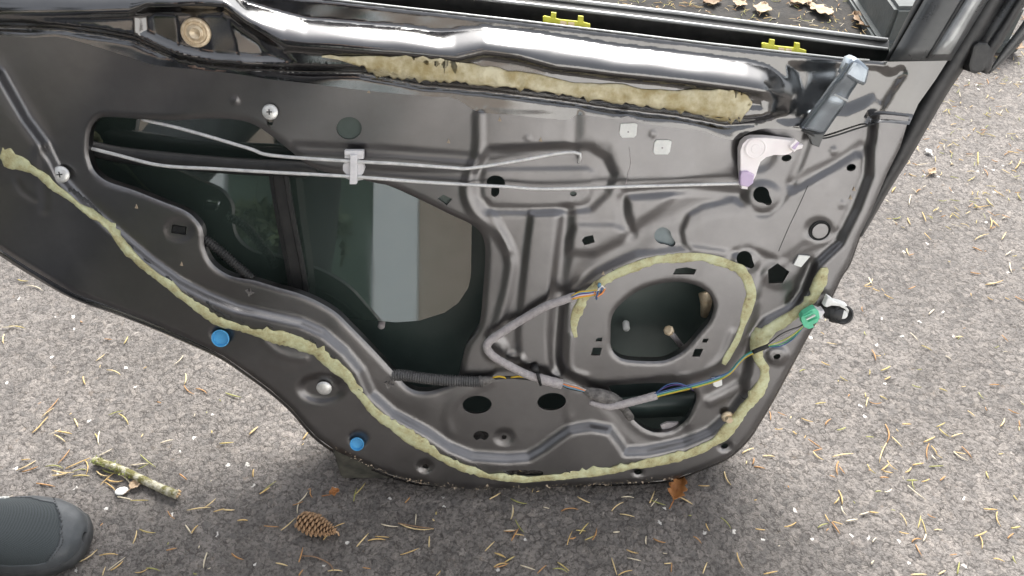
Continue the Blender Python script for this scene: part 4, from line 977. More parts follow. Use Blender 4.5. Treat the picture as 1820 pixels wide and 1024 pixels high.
def asphalt_material():
    m = bpy.data.materials.new('weathered_asphalt'); m.use_nodes = True
    nt = m.node_tree; b = nt.nodes['Principled BSDF']; N = nt.nodes.new; L = nt.links.new
    tc = N('ShaderNodeTexCoord')
    def noise(scale, detail=5, rough=0.6):
        n = N('ShaderNodeTexNoise'); n.inputs['Scale'].default_value = scale; n.inputs['Detail'].default_value = detail; n.inputs['Roughness'].default_value = rough
        L(tc.outputs['Object'], n.inputs['Vector']); return n
    def rng_(v, a, b_, c, d):
        q = N('ShaderNodeMapRange'); q.inputs['From Min'].default_value = a; q.inputs['From Max'].default_value = b_; q.inputs['To Min'].default_value = c; q.inputs['To Max'].default_value = d
        L(v, q.inputs['Value']); return q.outputs[0]
    def math_(op, a, b_):
        q = N('ShaderNodeMath'); q.operation = op
        for k, w in ((0, a), (1, b_)):
            if isinstance(w, (int, float)): q.inputs[k].default_value = w
            else: L(w, q.inputs[k])
        return q.outputs[0]
    # stone coordinates, warped so that the chips are irregular
    wn_ = noise(130, 4, 0.65); ws_ = N('ShaderNodeVectorMath'); ws_.operation = 'SCALE'; ws_.inputs['Scale'].default_value = 0.013
    sb_ = N('ShaderNodeVectorMath'); sb_.operation = 'SUBTRACT'; sb_.inputs[1].default_value = (0.5, 0.5, 0.5); L(wn_.outputs['Color'], sb_.inputs[0]); L(sb_.outputs[0], ws_.inputs[0])
    ad_ = N('ShaderNodeVectorMath'); ad_.operation = 'ADD'; L(tc.outputs['Object'], ad_.inputs[0]); L(ws_.outputs[0], ad_.inputs[1])
    ml_ = N('ShaderNodeVectorMath'); ml_.operation = 'MULTIPLY'; ml_.inputs[1].default_value = (1, 1, 0); L(ad_.outputs[0], ml_.inputs[0])
    def vor(scale, feat):
        v = N('ShaderNodeTexVoronoi'); v.feature = feat; v.inputs['Scale'].default_value = scale; v.inputs['Randomness'].default_value = 1.0; L(ml_.outputs[0], v.inputs['Vector']); return v
    ve, vc = vor(92, 'DISTANCE_TO_EDGE'), vor(92, 'F1')
    ve2, vc2 = vor(210, 'DISTANCE_TO_EDGE'), vor(210, 'F1')
    sep = N('ShaderNodeSeparateColor'); L(vc.outputs['Color'], sep.inputs[0]); sep2 = N('ShaderNodeSeparateColor'); L(vc2.outputs['Color'], sep2.inputs[0])
    r = N('ShaderNodeValToRGB'); e = r.color_ramp.elements
    e[0].position = 0; e[0].color = (0.1137, 0.1066, 0.1021, 1.0000); e[1].position = 1.0; e[1].color = (0.2923, 0.2693, 0.2499, 1.0000)
    for p, c in ((0.3, (0.1585, 0.1454, 0.1364)), (0.65, (0.192, 0.1754, 0.1628)), (0.93, (0.2288, 0.2065, 0.1891))):
        x = e.new(p); x.color = (*c, 1)
    L(math_('ADD', math_('MULTIPLY', sep.outputs[0], 0.7), math_('MULTIPLY', sep2.outputs[1], 0.3)), r.inputs['Fac'])
    gap = rng_(ve.outputs['Distance'], 0.0, 0.13, 0.0, 1.0); gap2 = rng_(ve2.outputs['Distance'], 0.0, 0.10, 0.65, 1.0)
    part = rng_(noise(85, 4, 0.7).outputs['Fac'], 0.42, 0.60, 0.12, 1.0)                   # crevices are interrupted
    gap = math_('SUBTRACT', 1.0, math_('MULTIPLY', math_('SUBTRACT', 1.0, gap), part))
    lump = rng_(noise(210, 4, 0.6).outputs['Fac'], 0.36, 0.56, 0.3, 1.0)
    depth = math_('MULTIPLY', math_('MULTIPLY', gap, gap2), lump)
    fine = noise(900, 3); wide = noise(3.0, 7); tone = math_('MULTIPLY', rng_(fine.outputs['Fac'], 0.3, 0.7, 0.82, 1.18), math_('MULTIPLY', rng_(wide.outputs['Fac'], 0.3, 0.7, 0.8, 1.18), rng_(noise(14, 6, 0.7).outputs['Fac'], 0.35, 0.65, 0.86, 1.1)))
    vm = N('ShaderNodeVectorMath'); vm.operation = 'SCALE'; L(r.outputs['Color'], vm.inputs[0]); L(tone, vm.inputs['Scale'])
    mg = N('ShaderNodeMix'); mg.data_type = 'RGBA'; mg.inputs['A'].default_value = (0.045, 0.039, 0.036, 1); L(rng_(depth, 0.0, 0.7, 0.0, 1.0), mg.inputs['Factor']); L(vm.outputs[0], mg.inputs['B'])
    # warm dust and crumbled litter in patches, rare white chips
    mx = N('ShaderNodeMix'); mx.data_type = 'RGBA'; mx.inputs['B'].default_value = (0.20, 0.145, 0.10, 1)
    L(rng_(noise(55, 7, 0.75).outputs['Fac'], 0.60, 0.74, 0.0, 0.55), mx.inputs['Factor']); L(mg.outputs['Result'], mx.inputs['A'])
    mw = N('ShaderNodeMix'); mw.data_type = 'RGBA'; mw.inputs['B'].default_value = (0.62, 0.6, 0.57, 1)
    L(math_('MULTIPLY', math_('GREATER_THAN', sep2.outputs[2], 0.998), gap2), mw.inputs['Factor']); L(mx.outputs['Result'], mw.inputs['A'])
    L(mw.outputs['Result'], b.inputs['Base Color'])
    b.inputs['Roughness'].default_value = 0.75; b.inputs['Specular IOR Level'].default_value = 0.45
    hgt = math_('ADD', math_('MULTIPLY', math_('MULTIPLY', depth, rng_(sep.outputs[1], 0, 1, 0.55, 1.0)), 1.0), math_('MULTIPLY', fine.outputs['Fac'], 0.22))
    bp = N('ShaderNodeBump'); bp.inputs['Strength'].default_value = 0.85; bp.inputs['Distance'].default_value = 0.0022
    L(hgt, bp.inputs['Height']); L(bp.outputs['Normal'], b.inputs['Normal'])
    return m
me.materials.append(asphalt_material())

# ---- a darker sheet of ground beyond the drive
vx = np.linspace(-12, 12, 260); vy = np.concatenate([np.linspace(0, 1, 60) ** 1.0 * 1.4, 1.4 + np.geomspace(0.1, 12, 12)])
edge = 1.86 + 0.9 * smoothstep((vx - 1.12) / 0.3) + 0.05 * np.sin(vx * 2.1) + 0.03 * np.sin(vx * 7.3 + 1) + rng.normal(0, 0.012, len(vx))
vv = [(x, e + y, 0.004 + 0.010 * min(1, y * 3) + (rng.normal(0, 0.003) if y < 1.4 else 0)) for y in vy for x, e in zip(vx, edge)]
nvx = len(vx); far_ground = new_mesh('far_ground', vv, [(i * nvx + j, i * nvx + j + 1, (i + 1) * nvx + j + 1, (i + 1) * nvx + j) for i in range(len(vy) - 1) for j in range(nvx - 1)],
    mat('dark_ground', (0.012, 0.012, 0.012), 0.9, color2=(0.035, 0.031, 0.027), nscale=45, bump=0.8, bscale=160))
tag(far_ground, 'dark strip of ground beyond the asphalt', None, None, 'structure')

# ================================================================ BEHIND THE CAMERA: what the door mirrors
M['render'] = mat('taupe_render', (0.30, 0.26, 0.22), 0.9, color2=(0.36, 0.31, 0.27), nscale=4, bump=0.4, bscale=60)
M['pale_paint'] = mat('pale_blue_grey_paint', (0.55, 0.62, 0.66), 0.5, color2=(0.60, 0.66, 0.69), nscale=6)
M['green_door'] = mat('dark_green_paint', (0.03, 0.055, 0.045), 0.4, color2=(0.04, 0.07, 0.055), nscale=6)
M['roof'] = mat('roof_tiles', (0.09, 0.07, 0.06), 0.8, color2=(0.14, 0.10, 0.08), nscale=10)
def box(name, lo, hi, material, parent=None, bevel=0.0):
    bm = bmesh.new(); bmesh.ops.create_cube(bm, size=1.0)
    lo, hi = Vector(lo), Vector(hi)
    for v in bm.verts: v.co = Vector([(lo[i] + hi[i]) / 2 + v.co[i] * (hi[i] - lo[i]) for i in range(3)])
    if bevel: bmesh.ops.bevel(bm, geom=bm.edges[:], offset=bevel, segments=2, affect='EDGES')
    me = bpy.data.meshes.new(name); bm.to_mesh(me); bm.free()
    me.materials.append(M[material] if isinstance(material, str) else material)
    o = bpy.data.objects.new(name, me); col.objects.link(o)
    if parent: o.parent = parent; o.matrix_parent_inverse = parent.matrix_world.inverted()
    return o
house = empty('house', (-3.5, -6.5, 0))
tag(house, 'two-storey taupe rendered house with pale blue-grey posts behind the photographer', 'house')
box('wall', (-8.0, -12, -0.01), (0.6, -6.5, 4.9), 'render', house)
box('gate_post', (-3.52, -6.48, -0.01), (-3.06, -6.3, 2.5), 'pale_paint', house, 0.01)
box('gate_post', (-1.47, -6.48, -0.01), (-1.0, -6.3, 2.5), 'pale_paint', house, 0.01)
gd = box('garage_door', (-3.05, -6.49, 0.0), (-1.48, -6.42, 2.3), 'green_door', house)
for k in range(5): box('door_plank', (-3.04 + k * 0.312, -6.418, 0.02), (-3.04 + k * 0.312 + 0.300, -6.40, 2.28), 'green_door', gd, 0.004)
for x0, z0 in ((-5.6, 1.0), (-5.6, 3.3), (-2.9, 3.3), (-0.9, 3.3)):
    w = box('window', (x0, -6.49, z0), (x0 + 1.2, -6.46, z0 + 1.15), 'pale_paint', house)
    box('pane', (x0 + 0.08, -6.455, z0 + 0.08), (x0 + 1.12, -6.45, z0 + 1.07), 'glass', w)
XA, XB, ZE, ZR = -8.4, 1.0, 4.8, 6.6
rf = new_mesh('roof', [(XA, -6.1, ZE), (XB, -6.1, ZE), (XB, -9.2, ZR), (XA, -9.2, ZR), (XA, -12.4, ZE), (XB, -12.4, ZE), (XA, -6.1, ZE + .12), (XB, -6.1, ZE + .12), (XB, -9.2, ZR + .15), (XA, -9.2, ZR + .15), (XA, -12.4, ZE + .12), (XB, -12.4, ZE + .12)],
    [(0, 1, 2, 3), (3, 2, 5, 4), (6, 9, 8, 7), (9, 10, 11, 8), (0, 6, 7, 1), (4, 5, 11, 10), (0, 3, 9, 6), (3, 4, 10, 9), (1, 7, 8, 2), (2, 8, 11, 5)], 'roof', house, False)

# ---- unseen white wall, added to brighten the door's right; sunlit side towards it
M['white_render'] = mat('white_wall_paint', (0.76, 0.755, 0.74), 0.8, color2=(0.82, 0.815, 0.80), nscale=3, bump=0.3, bscale=50)
gw = empty('reflector_wall', (3.0, -1.5, 0)); tag(gw, 'white painted wall added behind and right of the photographer to brighten the door', 'wall')
box('wall_face', (0.12, -1.62, -0.01), (6.5, -1.40, 1.55), 'white_render', gw)
for k in range(8): box('coping_stone', (0.08 + k * 0.806, -1.66, 1.552), (0.08 + k * 0.806 + 0.796, -1.36, 1.61), 'render', gw, 0.006)
box('end_pier', (0.02, -1.68, -0.01), (0.118, -1.34, 1.7), 'white_render', gw, 0.006)

# ---- two unseen black panels, added to darken what the door mirrors
M['dark_card'] = mat('black_card_plastic', (0.013, 0.013, 0.014), 0.6, color2=(0.022, 0.022, 0.023), nscale=30, bump=0.3, bscale=600)
def dark_card(cx, cy, rot, label):
    t = empty('added_dark_panel', (cx, cy, 0)); tag(t, label, 'trim panel', 'dark panels added out of view')
    out = round_poly([(-0.56, -0.30), (-0.2, -0.36), (0.3, -0.34), (0.52, -0.25), (0.58, 0.05), (0.56, 0.30), (0.1, 0.34), (-0.4, 0.33), (-0.6, 0.28), (-0.62, 0.0)], 0.05)
    ca, sa = math.cos(rot), math.sin(rot)
    def put(x, y, z): return (cx + x * ca - y * sa, cy + x * sa + y * ca, z)
    rings = [(1.0, 0.0), (1.0, 0.015), (0.985, 0.026), (0.93, 0.032), (0.6, 0.040), (0.02, 0.045)]; n = len(out)
    vv_ = [put(x * k, y * k, z) for k, z in rings for x, y in out]
    ff_ = [(i * n + j, i * n + (j + 1) % n, (i + 1) * n + (j + 1) % n, (i + 1) * n + j) for i in range(len(rings) - 1) for j in range(n)] + [tuple(range(n))[::-1], tuple((len(rings) - 1) * n + j for j in range(n))]
    fix_normals(new_mesh('card', vv_, ff_, 'dark_card', t))
    arm = np.array([put(x, 0.06 + 0.03 * math.sin(x * 4), 0.045) for x in np.linspace(-0.35, 0.35, 12)])
    tube('armrest', arm, np.array([0.02, 0.035, 0.042, 0.045, 0.045, 0.045, 0.045, 0.045, 0.042, 0.04, 0.034, 0.02]), 'dark_card', t, 12)
    tube('pull_handle', [put(-0.1, 0.09, 0.085), put(0, 0.1, 0.105), put(0.1, 0.1, 0.085)], 0.010, 'trim', t, 8)
dark_card(-0.28, -0.86, 0.05, 'black panel added directly behind the photographer to darken the door reflection')
dark_card(-1.55, -0.55, -0.15, 'black panel added left behind the photographer to darken the door reflection')

# ---- conifers left of and behind the photographer (they drop the needles)
M['bark'] = mat('conifer_bark', (0.07, 0.05, 0.04), 0.9, color2=(0.12, 0.09, 0.07), nscale=20)
M['needles'] = mat('conifer_foliage', (0.025, 0.045, 0.022), 0.8, color2=(0.05, 0.075, 0.035), nscale=5)
def conifer(x, y, h, seed, label):
    r = np.random.default_rng(seed); t = empty('conifer_tree', (x, y, 0)); tag(t, label, 'tree', 'conifers beside the drive')
    z = np.linspace(0, h, 12)
    tube('trunk', np.stack([x + 0.05 * np.sin(z), y + 0.04 * np.cos(z * 1.3), z], -1), 0.16 * (1 - z / h) + 0.02, 'bark', t, 8)
    vs_, fs = [], []
    for k in range(2600):
        u = r.uniform(0.02, 1) ** 0.8; zz = 0.25 + (h - 0.3) * (1 - u); rad = 1.25 * u * r.uniform(0.15, 1) ** 0.5; a = r.uniform(0, 2 * np.pi)
        c = np.array([x + rad * math.cos(a), y + rad * math.sin(a), zz - rad * 0.25])
        d = np.array([math.cos(a), math.sin(a), -0.45 + r.normal(0, 0.2)]); d /= np.linalg.norm(d); s = np.cross(d, [0, 0, 1]); s /= np.linalg.norm(s)
        L_, w_ = r.uniform(0.12, 0.28), r.uniform(0.03, 0.07); q = len(vs_)
        up = np.array([0, 0, r.uniform(-0.03, 0.03)])
        vs_ += [c, c + d * L_ * 0.5 + s * w_ + up, c + d * L_, c + d * L_ * 0.5 - s * w_ - up]; fs.append((q, q + 1, q + 2, q + 3))
    new_mesh('crown', vs_, fs, 'needles', t, False)
added_hedge = empty('added_hedge', (-2.9, -2.1, 0)); tag(added_hedge, 'low dark clipped bushes added behind the photographer to darken the door reflection', 'added_hedge')  # added out of view; keeps the left of the door's reflection dark
rh = np.random.default_rng(12); hv, hf = [], []
for k in range(9000):
    c = np.array([rh.uniform(-5.2, -0.9), rh.uniform(-2.6, -1.75), rh.uniform(0.02, 0.88)])
    ax3 = rh.integers(0, 3)
    if ax3 == 0: c[1] = -1.75 + rh.normal(0, 0.02)
    elif ax3 == 1: c[2] = 0.86 + rh.normal(0, 0.02)
    d1 = rh.normal(0, 1, 3); d1 /= np.linalg.norm(d1); d2 = np.cross(d1, rh.normal(0, 1, 3)); d2 /= np.linalg.norm(d2); s_ = rh.uniform(0.025, 0.05); q = len(hv)
    hv += [c - d1 * s_, c + d2 * s_ * 0.5, c + d1 * s_, c - d2 * s_ * 0.5]; hf.append((q, q + 1, q + 2, q + 3))
new_mesh('foliage', hv, hf, 'needles', added_hedge, False)
tube('stem', [(-5.1, -2.2, 0.2), (-3, -2.15, 0.25), (-1.0, -2.2, 0.2)], 0.03, 'bark', added_hedge, 6)
for x in (-4.6, -3.4, -2.2, -1.2): tube('stem', [(x, -2.2, 0), (x + 0.02, -2.18, 0.4), (x, -2.2, 0.75)], [0.03, 0.025, 0.01], 'bark', added_hedge, 6)
conifer(-4.2, -3.2, 5.6, 1, 'tall dark conifer nearest the garage, left of the photographer')
conifer(-3.6, -0.6, 5.0, 2, 'dark conifer in the middle of the row left of the drive')
conifer(-3.9, 2.1, 5.6, 3, 'dark conifer at the far end of the row left of the drive')

# ================================================================ SMALL THINGS ON THE GROUND
M['wood'] = mat('weathered_dark_timber', (0.035, 0.035, 0.03), 0.85, color2=(0.10, 0.098, 0.08), nscale=22, bump=0.6, bscale=80)
M['concrete'] = mat('grey_concrete', (0.07, 0.08, 0.08), 0.7, color2=(0.105, 0.115, 0.115), nscale=14, bump=0.5, bscale=150)
def solve_z(px, py, base):
    """height of the point above ground point `base` that is seen at pixel row py"""
    b = (512.0 - py) / F; d = np.array([0, FWD[1] + b * UP[1], FWD[2] + b * UP[2]])
    return CAM[2] + d[2] / d[1] * (base[1] - CAM[1])
g0 = G(608, 853); zt = solve_z(596, 800, g0)
blk = box('timber_block', (g0[0] - 0.002, g0[1] + 0.002, 0.0), (g0[0] + 0.115, g0[1] + 0.075, zt), 'wood', None, 0.003)
tag(blk, 'dark weathered timber block under the lower left edge of the door', 'block')
g1_ = G(1572, 90); ztop = solve_z(1572, 14, g1_)
gb = empty('concrete_block', V(g1_)); tag(gb, 'grey concrete kerb block on the ground behind the window frame', 'block')
bb = box('block_body', (g1_[0] - 0.01, g1_[1], 0), (g1_[0] + 0.34, g1_[1] + 0.26, ztop), 'concrete', gb, 0.010)
box('block_foot', (g1_[0] - 0.03, g1_[1] - 0.02, 0), (g1_[0] + 0.36, g1_[1] + 0.28, 0.03), 'concrete', gb, 0.006)

# ---- pine needles, traced one by one; 3.79 px of each enlarged tile are one pixel
TILES = {
 (0, 754): [(390,265,470,170),(330,70,410,30),(370,45,485,65),(365,70,440,120),(640,65,660,120),(670,50,665,140),(660,215,755,165),(440,300,610,225),(110,310,240,245),(150,320,255,285),(145,240,205,236),(305,285,425,298),(570,240,580,340),(350,310,500,325),(350,345,470,325),(490,320,590,310),(490,350,605,350),(650,315,730,350),(720,372,830,382),(675,410,775,325),(705,390,785,455),(690,305,790,330),(800,340,880,410),(880,275,1010,262),(945,205,1050,290),(930,300,1000,265),(245,398,370,420),(0,505,85,480),(790,490,890,510),(880,515,1000,512),(1080,128,1165,105),(1480,130,1575,122),(1210,335,1260,375),(1710,305,1708,355),(1260,580,1420,560),(1380,560,1455,500),(1440,590,1510,570),(1500,575,1580,578),(1130,585,1178,638),(1250,680,1290,740),(1290,735,1335,680),(940,708,1048,732),(895,805,922,715),(1395,865,1370,970),(1120,850,1190,835),(1560,870,1640,912),(670,885,795,880),(725,985,845,895),(745,985,830,920),(480,940,655,845),(690,1020,710,960),(910,1000,1000,970),(985,970,1080,990),(215,60,280,0),(1680,65,1740,15),(1750,470,1820,425),(1600,650,1670,648)],
 (440, 754): [(85,470,195,382),(305,545,375,520),(340,530,405,455),(335,600,350,520),(425,440,438,495),(225,715,325,630),(110,685,210,692),(715,520,735,430),(715,480,795,392),(735,825,815,735),(810,785,930,780),(860,755,955,762),(900,672,1015,690),(1015,665,1255,705),(1135,605,1130,680),(1030,880,1155,835),(1225,755,1222,830),(1060,530,1095,490),(1630,505,1705,462),(1785,545,1775,640),(1725,718,1815,712),(1600,855,1665,790),(1665,865,1740,898),(1735,930,1800,890),(1660,962,1755,940),(190,935,270,955),(345,930,372,830),(540,990,640,990),(775,965,830,975),(590,690,655,665),(510,780,550,735),(345,1020,375,980),(1270,1020,1300,985),(40,305,35,355),(10,70,70,15),(370,105,410,50)],
 (880, 754): [(105,500,215,535),(118,545,105,640),(135,640,195,730),(60,718,130,715),(130,742,195,750),(110,785,160,700),(555,488,640,530),(445,585,560,575),(325,558,365,568),(785,585,865,525),(850,492,935,495),(840,605,940,625),(1042,530,1075,450),(1050,510,1150,545),(1050,555,1095,500),(1240,490,1330,540),(1370,412,1445,415),(1545,320,1590,410),(1665,195,1745,160),(1735,270,1745,225),(570,740,630,665),(545,715,610,720),(605,780,685,745),(655,780,685,700),(485,815,520,720),(500,770,545,760),(795,728,840,725),(1018,755,1018,810),(1065,768,1150,798),(885,845,965,870),(890,900,985,922),(785,900,820,1015),(830,1018,925,985),(285,1005,345,950),(420,930,500,990),(170,950,270,982),(390,975,490,1000),(0,870,70,900),(65,928,130,890),(0,965,90,938),(1335,755,1390,805),(1520,628,1590,705),(1420,670,1445,720),(1755,705,1820,712),(1400,1005,1430,930),(1140,940,1190,935),(1190,935,1185,1000),(1630,865,1675,970)],
 (1340, 754): [(365,100,460,165),(400,180,460,165),(400,185,470,240),(530,220,670,198),(570,250,565,345),(575,285,615,335),(510,345,550,360),(885,0,895,125),(895,125,845,260),(930,85,1000,155),(755,85,810,88),(765,270,825,335),(860,310,910,270),(900,245,970,310),(870,315,935,328),(850,360,910,362),(1020,325,1060,290),(1070,275,1145,262),(1145,120,1220,85),(1180,130,1170,240),(1195,145,1235,200),(1200,210,1230,240),(1250,30,1320,85),(1330,85,1410,60),(1345,185,1440,245),(1400,150,1470,230),(1350,185,1430,200),(1180,285,1280,280),(1030,378,1105,378),(1075,370,1085,440),(1130,388,1185,368),(1255,380,1290,350),(1035,410,1160,510),(880,458,930,435),(820,455,860,452),(570,445,595,540),(540,535,575,490),(590,555,625,615),(525,660,580,740),(480,610,510,660),(430,698,500,670),(530,655,600,675),(620,655,700,640),(710,610,775,590),(780,590,840,597),(205,692,285,660),(60,215,140,218),(985,600,1030,685),(1105,700,1125,615),(1130,640,1160,740),(1160,740,1140,790),(1170,605,1225,630),(980,725,1045,738),(1215,713,1270,713),(1065,795,1130,775),(1090,810,1135,890),(800,795,825,765),(790,945,810,920),(1550,570,1640,575),(1640,590,1665,690),(1735,700,1795,688),(1485,755,1570,720),(1525,755,1535,840),(1565,320,1585,370),(1750,480,1780,515),(1615,905,1690,928),(1370,1010,1385,930),(1245,1010,1290,985),(1710,770,1750,735),(1745,890,1770,940),(65,1010,160,990),(1060,1015,1165,1012),(140,30,195,28),(0,285,75,300),(560,40,620,20)],
 (1340, 490): [(1560,60,1680,30),(745,65,800,20),(740,70,800,70),(1040,90,1090,70),(880,125,940,155),(800,85,850,105),(1055,385,1110,440),(1130,470,1200,505),(490,450,560,462),(795,500,820,570),(455,580,515,605),(580,680,635,712),(1065,735,1130,752),(1180,260,1215,225),(1360,415,1410,412),(1670,400,1715,445),(1290,540,1330,565),(855,640,920,610),(880,700,920,680),(415,865,485,855),(770,820,755,885),(780,850,860,855),(850,810,900,835),(160,920,220,945),(320,960,400,985),(480,1005,520,965),(105,915,110,975),(1250,760,1305,780),(1515,785,1550,830),(1590,735,1655,735),(1440,910,1490,950),(1715,900,1790,930),(1660,1015,1690,960),(1000,1000,1060,1000),(1230,1018,1290,990),(1760,140,1820,170)],
 (0, 490): [(180,65,285,100),(120,25,190,35),(10,348,120,335),(60,340,170,355),(28,395,25,460),(835,460,862,410),(705,425,757,430),(645,575,705,530),(1170,600,1235,535),(720,635,812,670),(560,680,575,735),(1250,660,1240,735),(1240,740,1310,800),(1320,760,1395,795),(1520,790,1625,820),(310,920,395,825),(280,955,365,890),(260,1020,325,950),(500,965,525,1020),(730,940,830,910),(800,930,865,1005)],
 (1340, 240): [(1085,205,1175,190),(1510,115,1510,205),(1710,110,1755,115),(1760,230,1800,160),(1550,230,1575,275),(1440,310,1490,280),(1045,470,1060,400),(1095,385,1125,365),(930,385,955,350),(935,565,990,550),(1035,560,1055,605),(1135,520,1160,585),(1150,660,1195,708),(1490,705,1585,665),(1670,705,1700,655),(1480,490,1590,475),(1570,430,1620,485),(1595,560,1590,630),(1610,575,1655,620),(1030,765,1050,815),(1045,812,1080,800),(1460,925,1530,935),(1695,810,1735,780),(1725,860,1740,930),(1570,1000,1670,985),(775,960,800,1010),(1475,755,1540,785),(1620,370,1690,415)]}
needle_cols = [((0.62, 0.43, 0.18), 6), ((0.72, 0.56, 0.30), 5), ((0.46, 0.25, 0.10), 4), ((0.33, 0.33, 0.11), 2), ((0.70, 0.62, 0.47), 4), ((0.52, 0.42, 0.16), 2)]
TONE = ['tan', 'pale straw', 'orange-brown', 'greenish', 'bleached', 'yellowish']
NI = [i for i, (c, w) in enumerate(needle_cols) for _ in range(w)]
NM = []
for i, (c, w) in enumerate(needle_cols):
    NM += [mat('dry_needle_tone', c, 0.6, color2=tuple(q * 0.75 for q in c), nscale=80)] * w
def needle_vf(a, b, bow, r):
    """thin tapered curved needle from a to b on the ground"""
    a, b = np.asarray(a), np.asarray(b); d = b - a; L_ = np.linalg.norm(d); s = np.array([-d[1], d[0], 0]) / (L_ + 1e-9)
    t = np.linspace(0, 1, 5); p = a + d * t[:, None] + s * (bow * L_ * 4 * t * (1 - t))[:, None]
    rad = r * np.array([0.75, 1.0, 1.0, 0.9, 0.35])
    return tube(None, p, rad, None, sides=4)
ns = []
for (ox, oy), segs in TILES.items():
    for x1, y1, x2, y2 in segs:
        ns.append((ox + x1 / 3.7917, oy + y1 / 3.7917, ox + x2 / 3.7917, oy + y2 / 3.7917))
ns.sort(key=lambda q: -math.hypot(q[2] - q[0], q[3] - q[1]))
rest_v, rest_f = [], []
def in_view(p): return True
sil = np.array(OUTLINE)
def zone(x, y):
    if x < 480 and y > 750:
        if y < 800: return 'above the mossy stick'
        if x < 150 and y < 880: return 'between the shoe and the mossy stick'
        if y < 880: return 'around the mossy stick' if x < 300 else 'right of the mossy stick'
        return 'beside the shoe' if x < 280 else 'left of the pine cone'
    if x < 560 and y <= 750: return 'left of the door near its edge' if x > 250 else 'at the left edge beyond the shoe'
    if y > 850 and x < 900: return 'left of the pine cone' if x < 520 else 'around the pine cone' if x < 660 else 'right of the pine cone'
    if y > 850 and x < 1340:
        return ('near the door foot' if y < 930 else 'at the bottom edge') + (' left of rust leaf' if x < 1130 else ' by rust leaf')
    if y > 700:
        return ('in the lower right corner' if x > 1580 else 'right of the door foot') + (' at the very bottom' if y > 930 else '' if y > 820 else ' higher up')
    return ('on asphalt beside the wire boot' if y > 470 else 'on asphalt beside the weatherstrip') + (' far right' if x > 1680 else '')
for k, (x1, y1, x2, y2) in enumerate(ns):
    za, zb = rng.uniform(0.0008, 0.0022), rng.uniform(0.0008, 0.003)
    a, b = G(x1, y1, za), G(x2, y2, zb)
    r = rng.uniform(0.0008, 0.00125) * (1.0 + 0.25 * (a[1] - 0.5))
    bow = rng.normal(0, 0.07)
    if k < 300:
        c = (a + b) / 2; c[2] = 0
        v, f = needle_vf(a - c, b - c, bow, r)
        nk = int(rng.integers(len(NM))); o = new_mesh('pine_needle', v, f, NM[nk])
        ang = math.degrees(math.atan2(y1 - y2, x2 - x1)) % 180; px_len = math.hypot(x2 - x1, y2 - y1)
        ori = 'lying crosswise' if ang < 20 or ang > 160 else 'pointing away' if 70 < ang < 110 else 'slanting right' if ang < 90 else 'slanting left'
        siz = 'long' if px_len > 30 else 'medium' if px_len > 23 else 'short'
        o.location = V(c)
        tag(o, siz + ' ' + TONE[NI[nk]] + ' pine needle ' + ori + ' ' + zone((x1 + x2) / 2, (y1 + y2) / 2), 'needle', 'fallen pine needles ' + zone((x1 + x2) / 2, (y1 + y2) / 2))
    else:
        v, f = needle_vf(a, b, bow, r); s = len(rest_v); rest_v += v; rest_f += [tuple(i + s for i in q) for q in f]
# the uncountable litter: short bits and the mat of needles behind and right of the door
def litter(n, fx, fy, lmin, lmax):
    for _ in range(n):
        p = np.array([fx(), fy(), rng.uniform(0.0005, 0.002)]); p[2] += 0.015 if p[1] > 1.93 and p[0] < 1.25 else 0; a = rng.uniform(0, math.pi * 2); L_ = rng.uniform(lmin, lmax)
        q = p + np.array([math.cos(a), math.sin(a), 0]) * L_ + np.array([0, 0, rng.uniform(0, 0.003)])
        v, f = needle_vf(p, q, rng.normal(0, 0.1), rng.uniform(0.0006, 0.0011)); s = len(rest_v); rest_v.extend(v); rest_f.extend(tuple(i + s for i in w) for w in f)
litter(420, lambda: rng.uniform(0.2, 1.75), lambda: rng.uniform(1.5, 2.6), 0.012, 0.028)
litter(900, lambda: rng.uniform(0.3, 1.3), lambda: rng.uniform(1.9, 2.6), 0.010, 0.03)
litter(620, lambda: rng.uniform(0.9, 1.75), lambda: rng.uniform(1.25, 2.0), 0.010, 0.024)
litter(150, lambda: rng.uniform(0.45, 1.2), lambda: rng.uniform(0.5, 1.6), 0.004, 0.012)
litter(70, lambda: rng.uniform(-1.0, 0.6), lambda: rng.uniform(0.48, 1.0), 0.003, 0.008)
lit = new_mesh('needle_litter', rest_v, rest_f, None)
for c, w in needle_cols: lit.data.materials.append(mat('litter_tone', c, 0.7, color2=tuple(q * 0.7 for q in c), nscale=80))
fc = len(lit.data.polygons); lit.data.polygons.foreach_set('material_index', np.repeat(rng.integers(0, len(needle_cols), fc // 18 + 1), 18)[:fc].astype(np.int32))
tag(lit, 'scattered bits and mat of dry pine needles on the asphalt', 'needles', None, 'stuff')

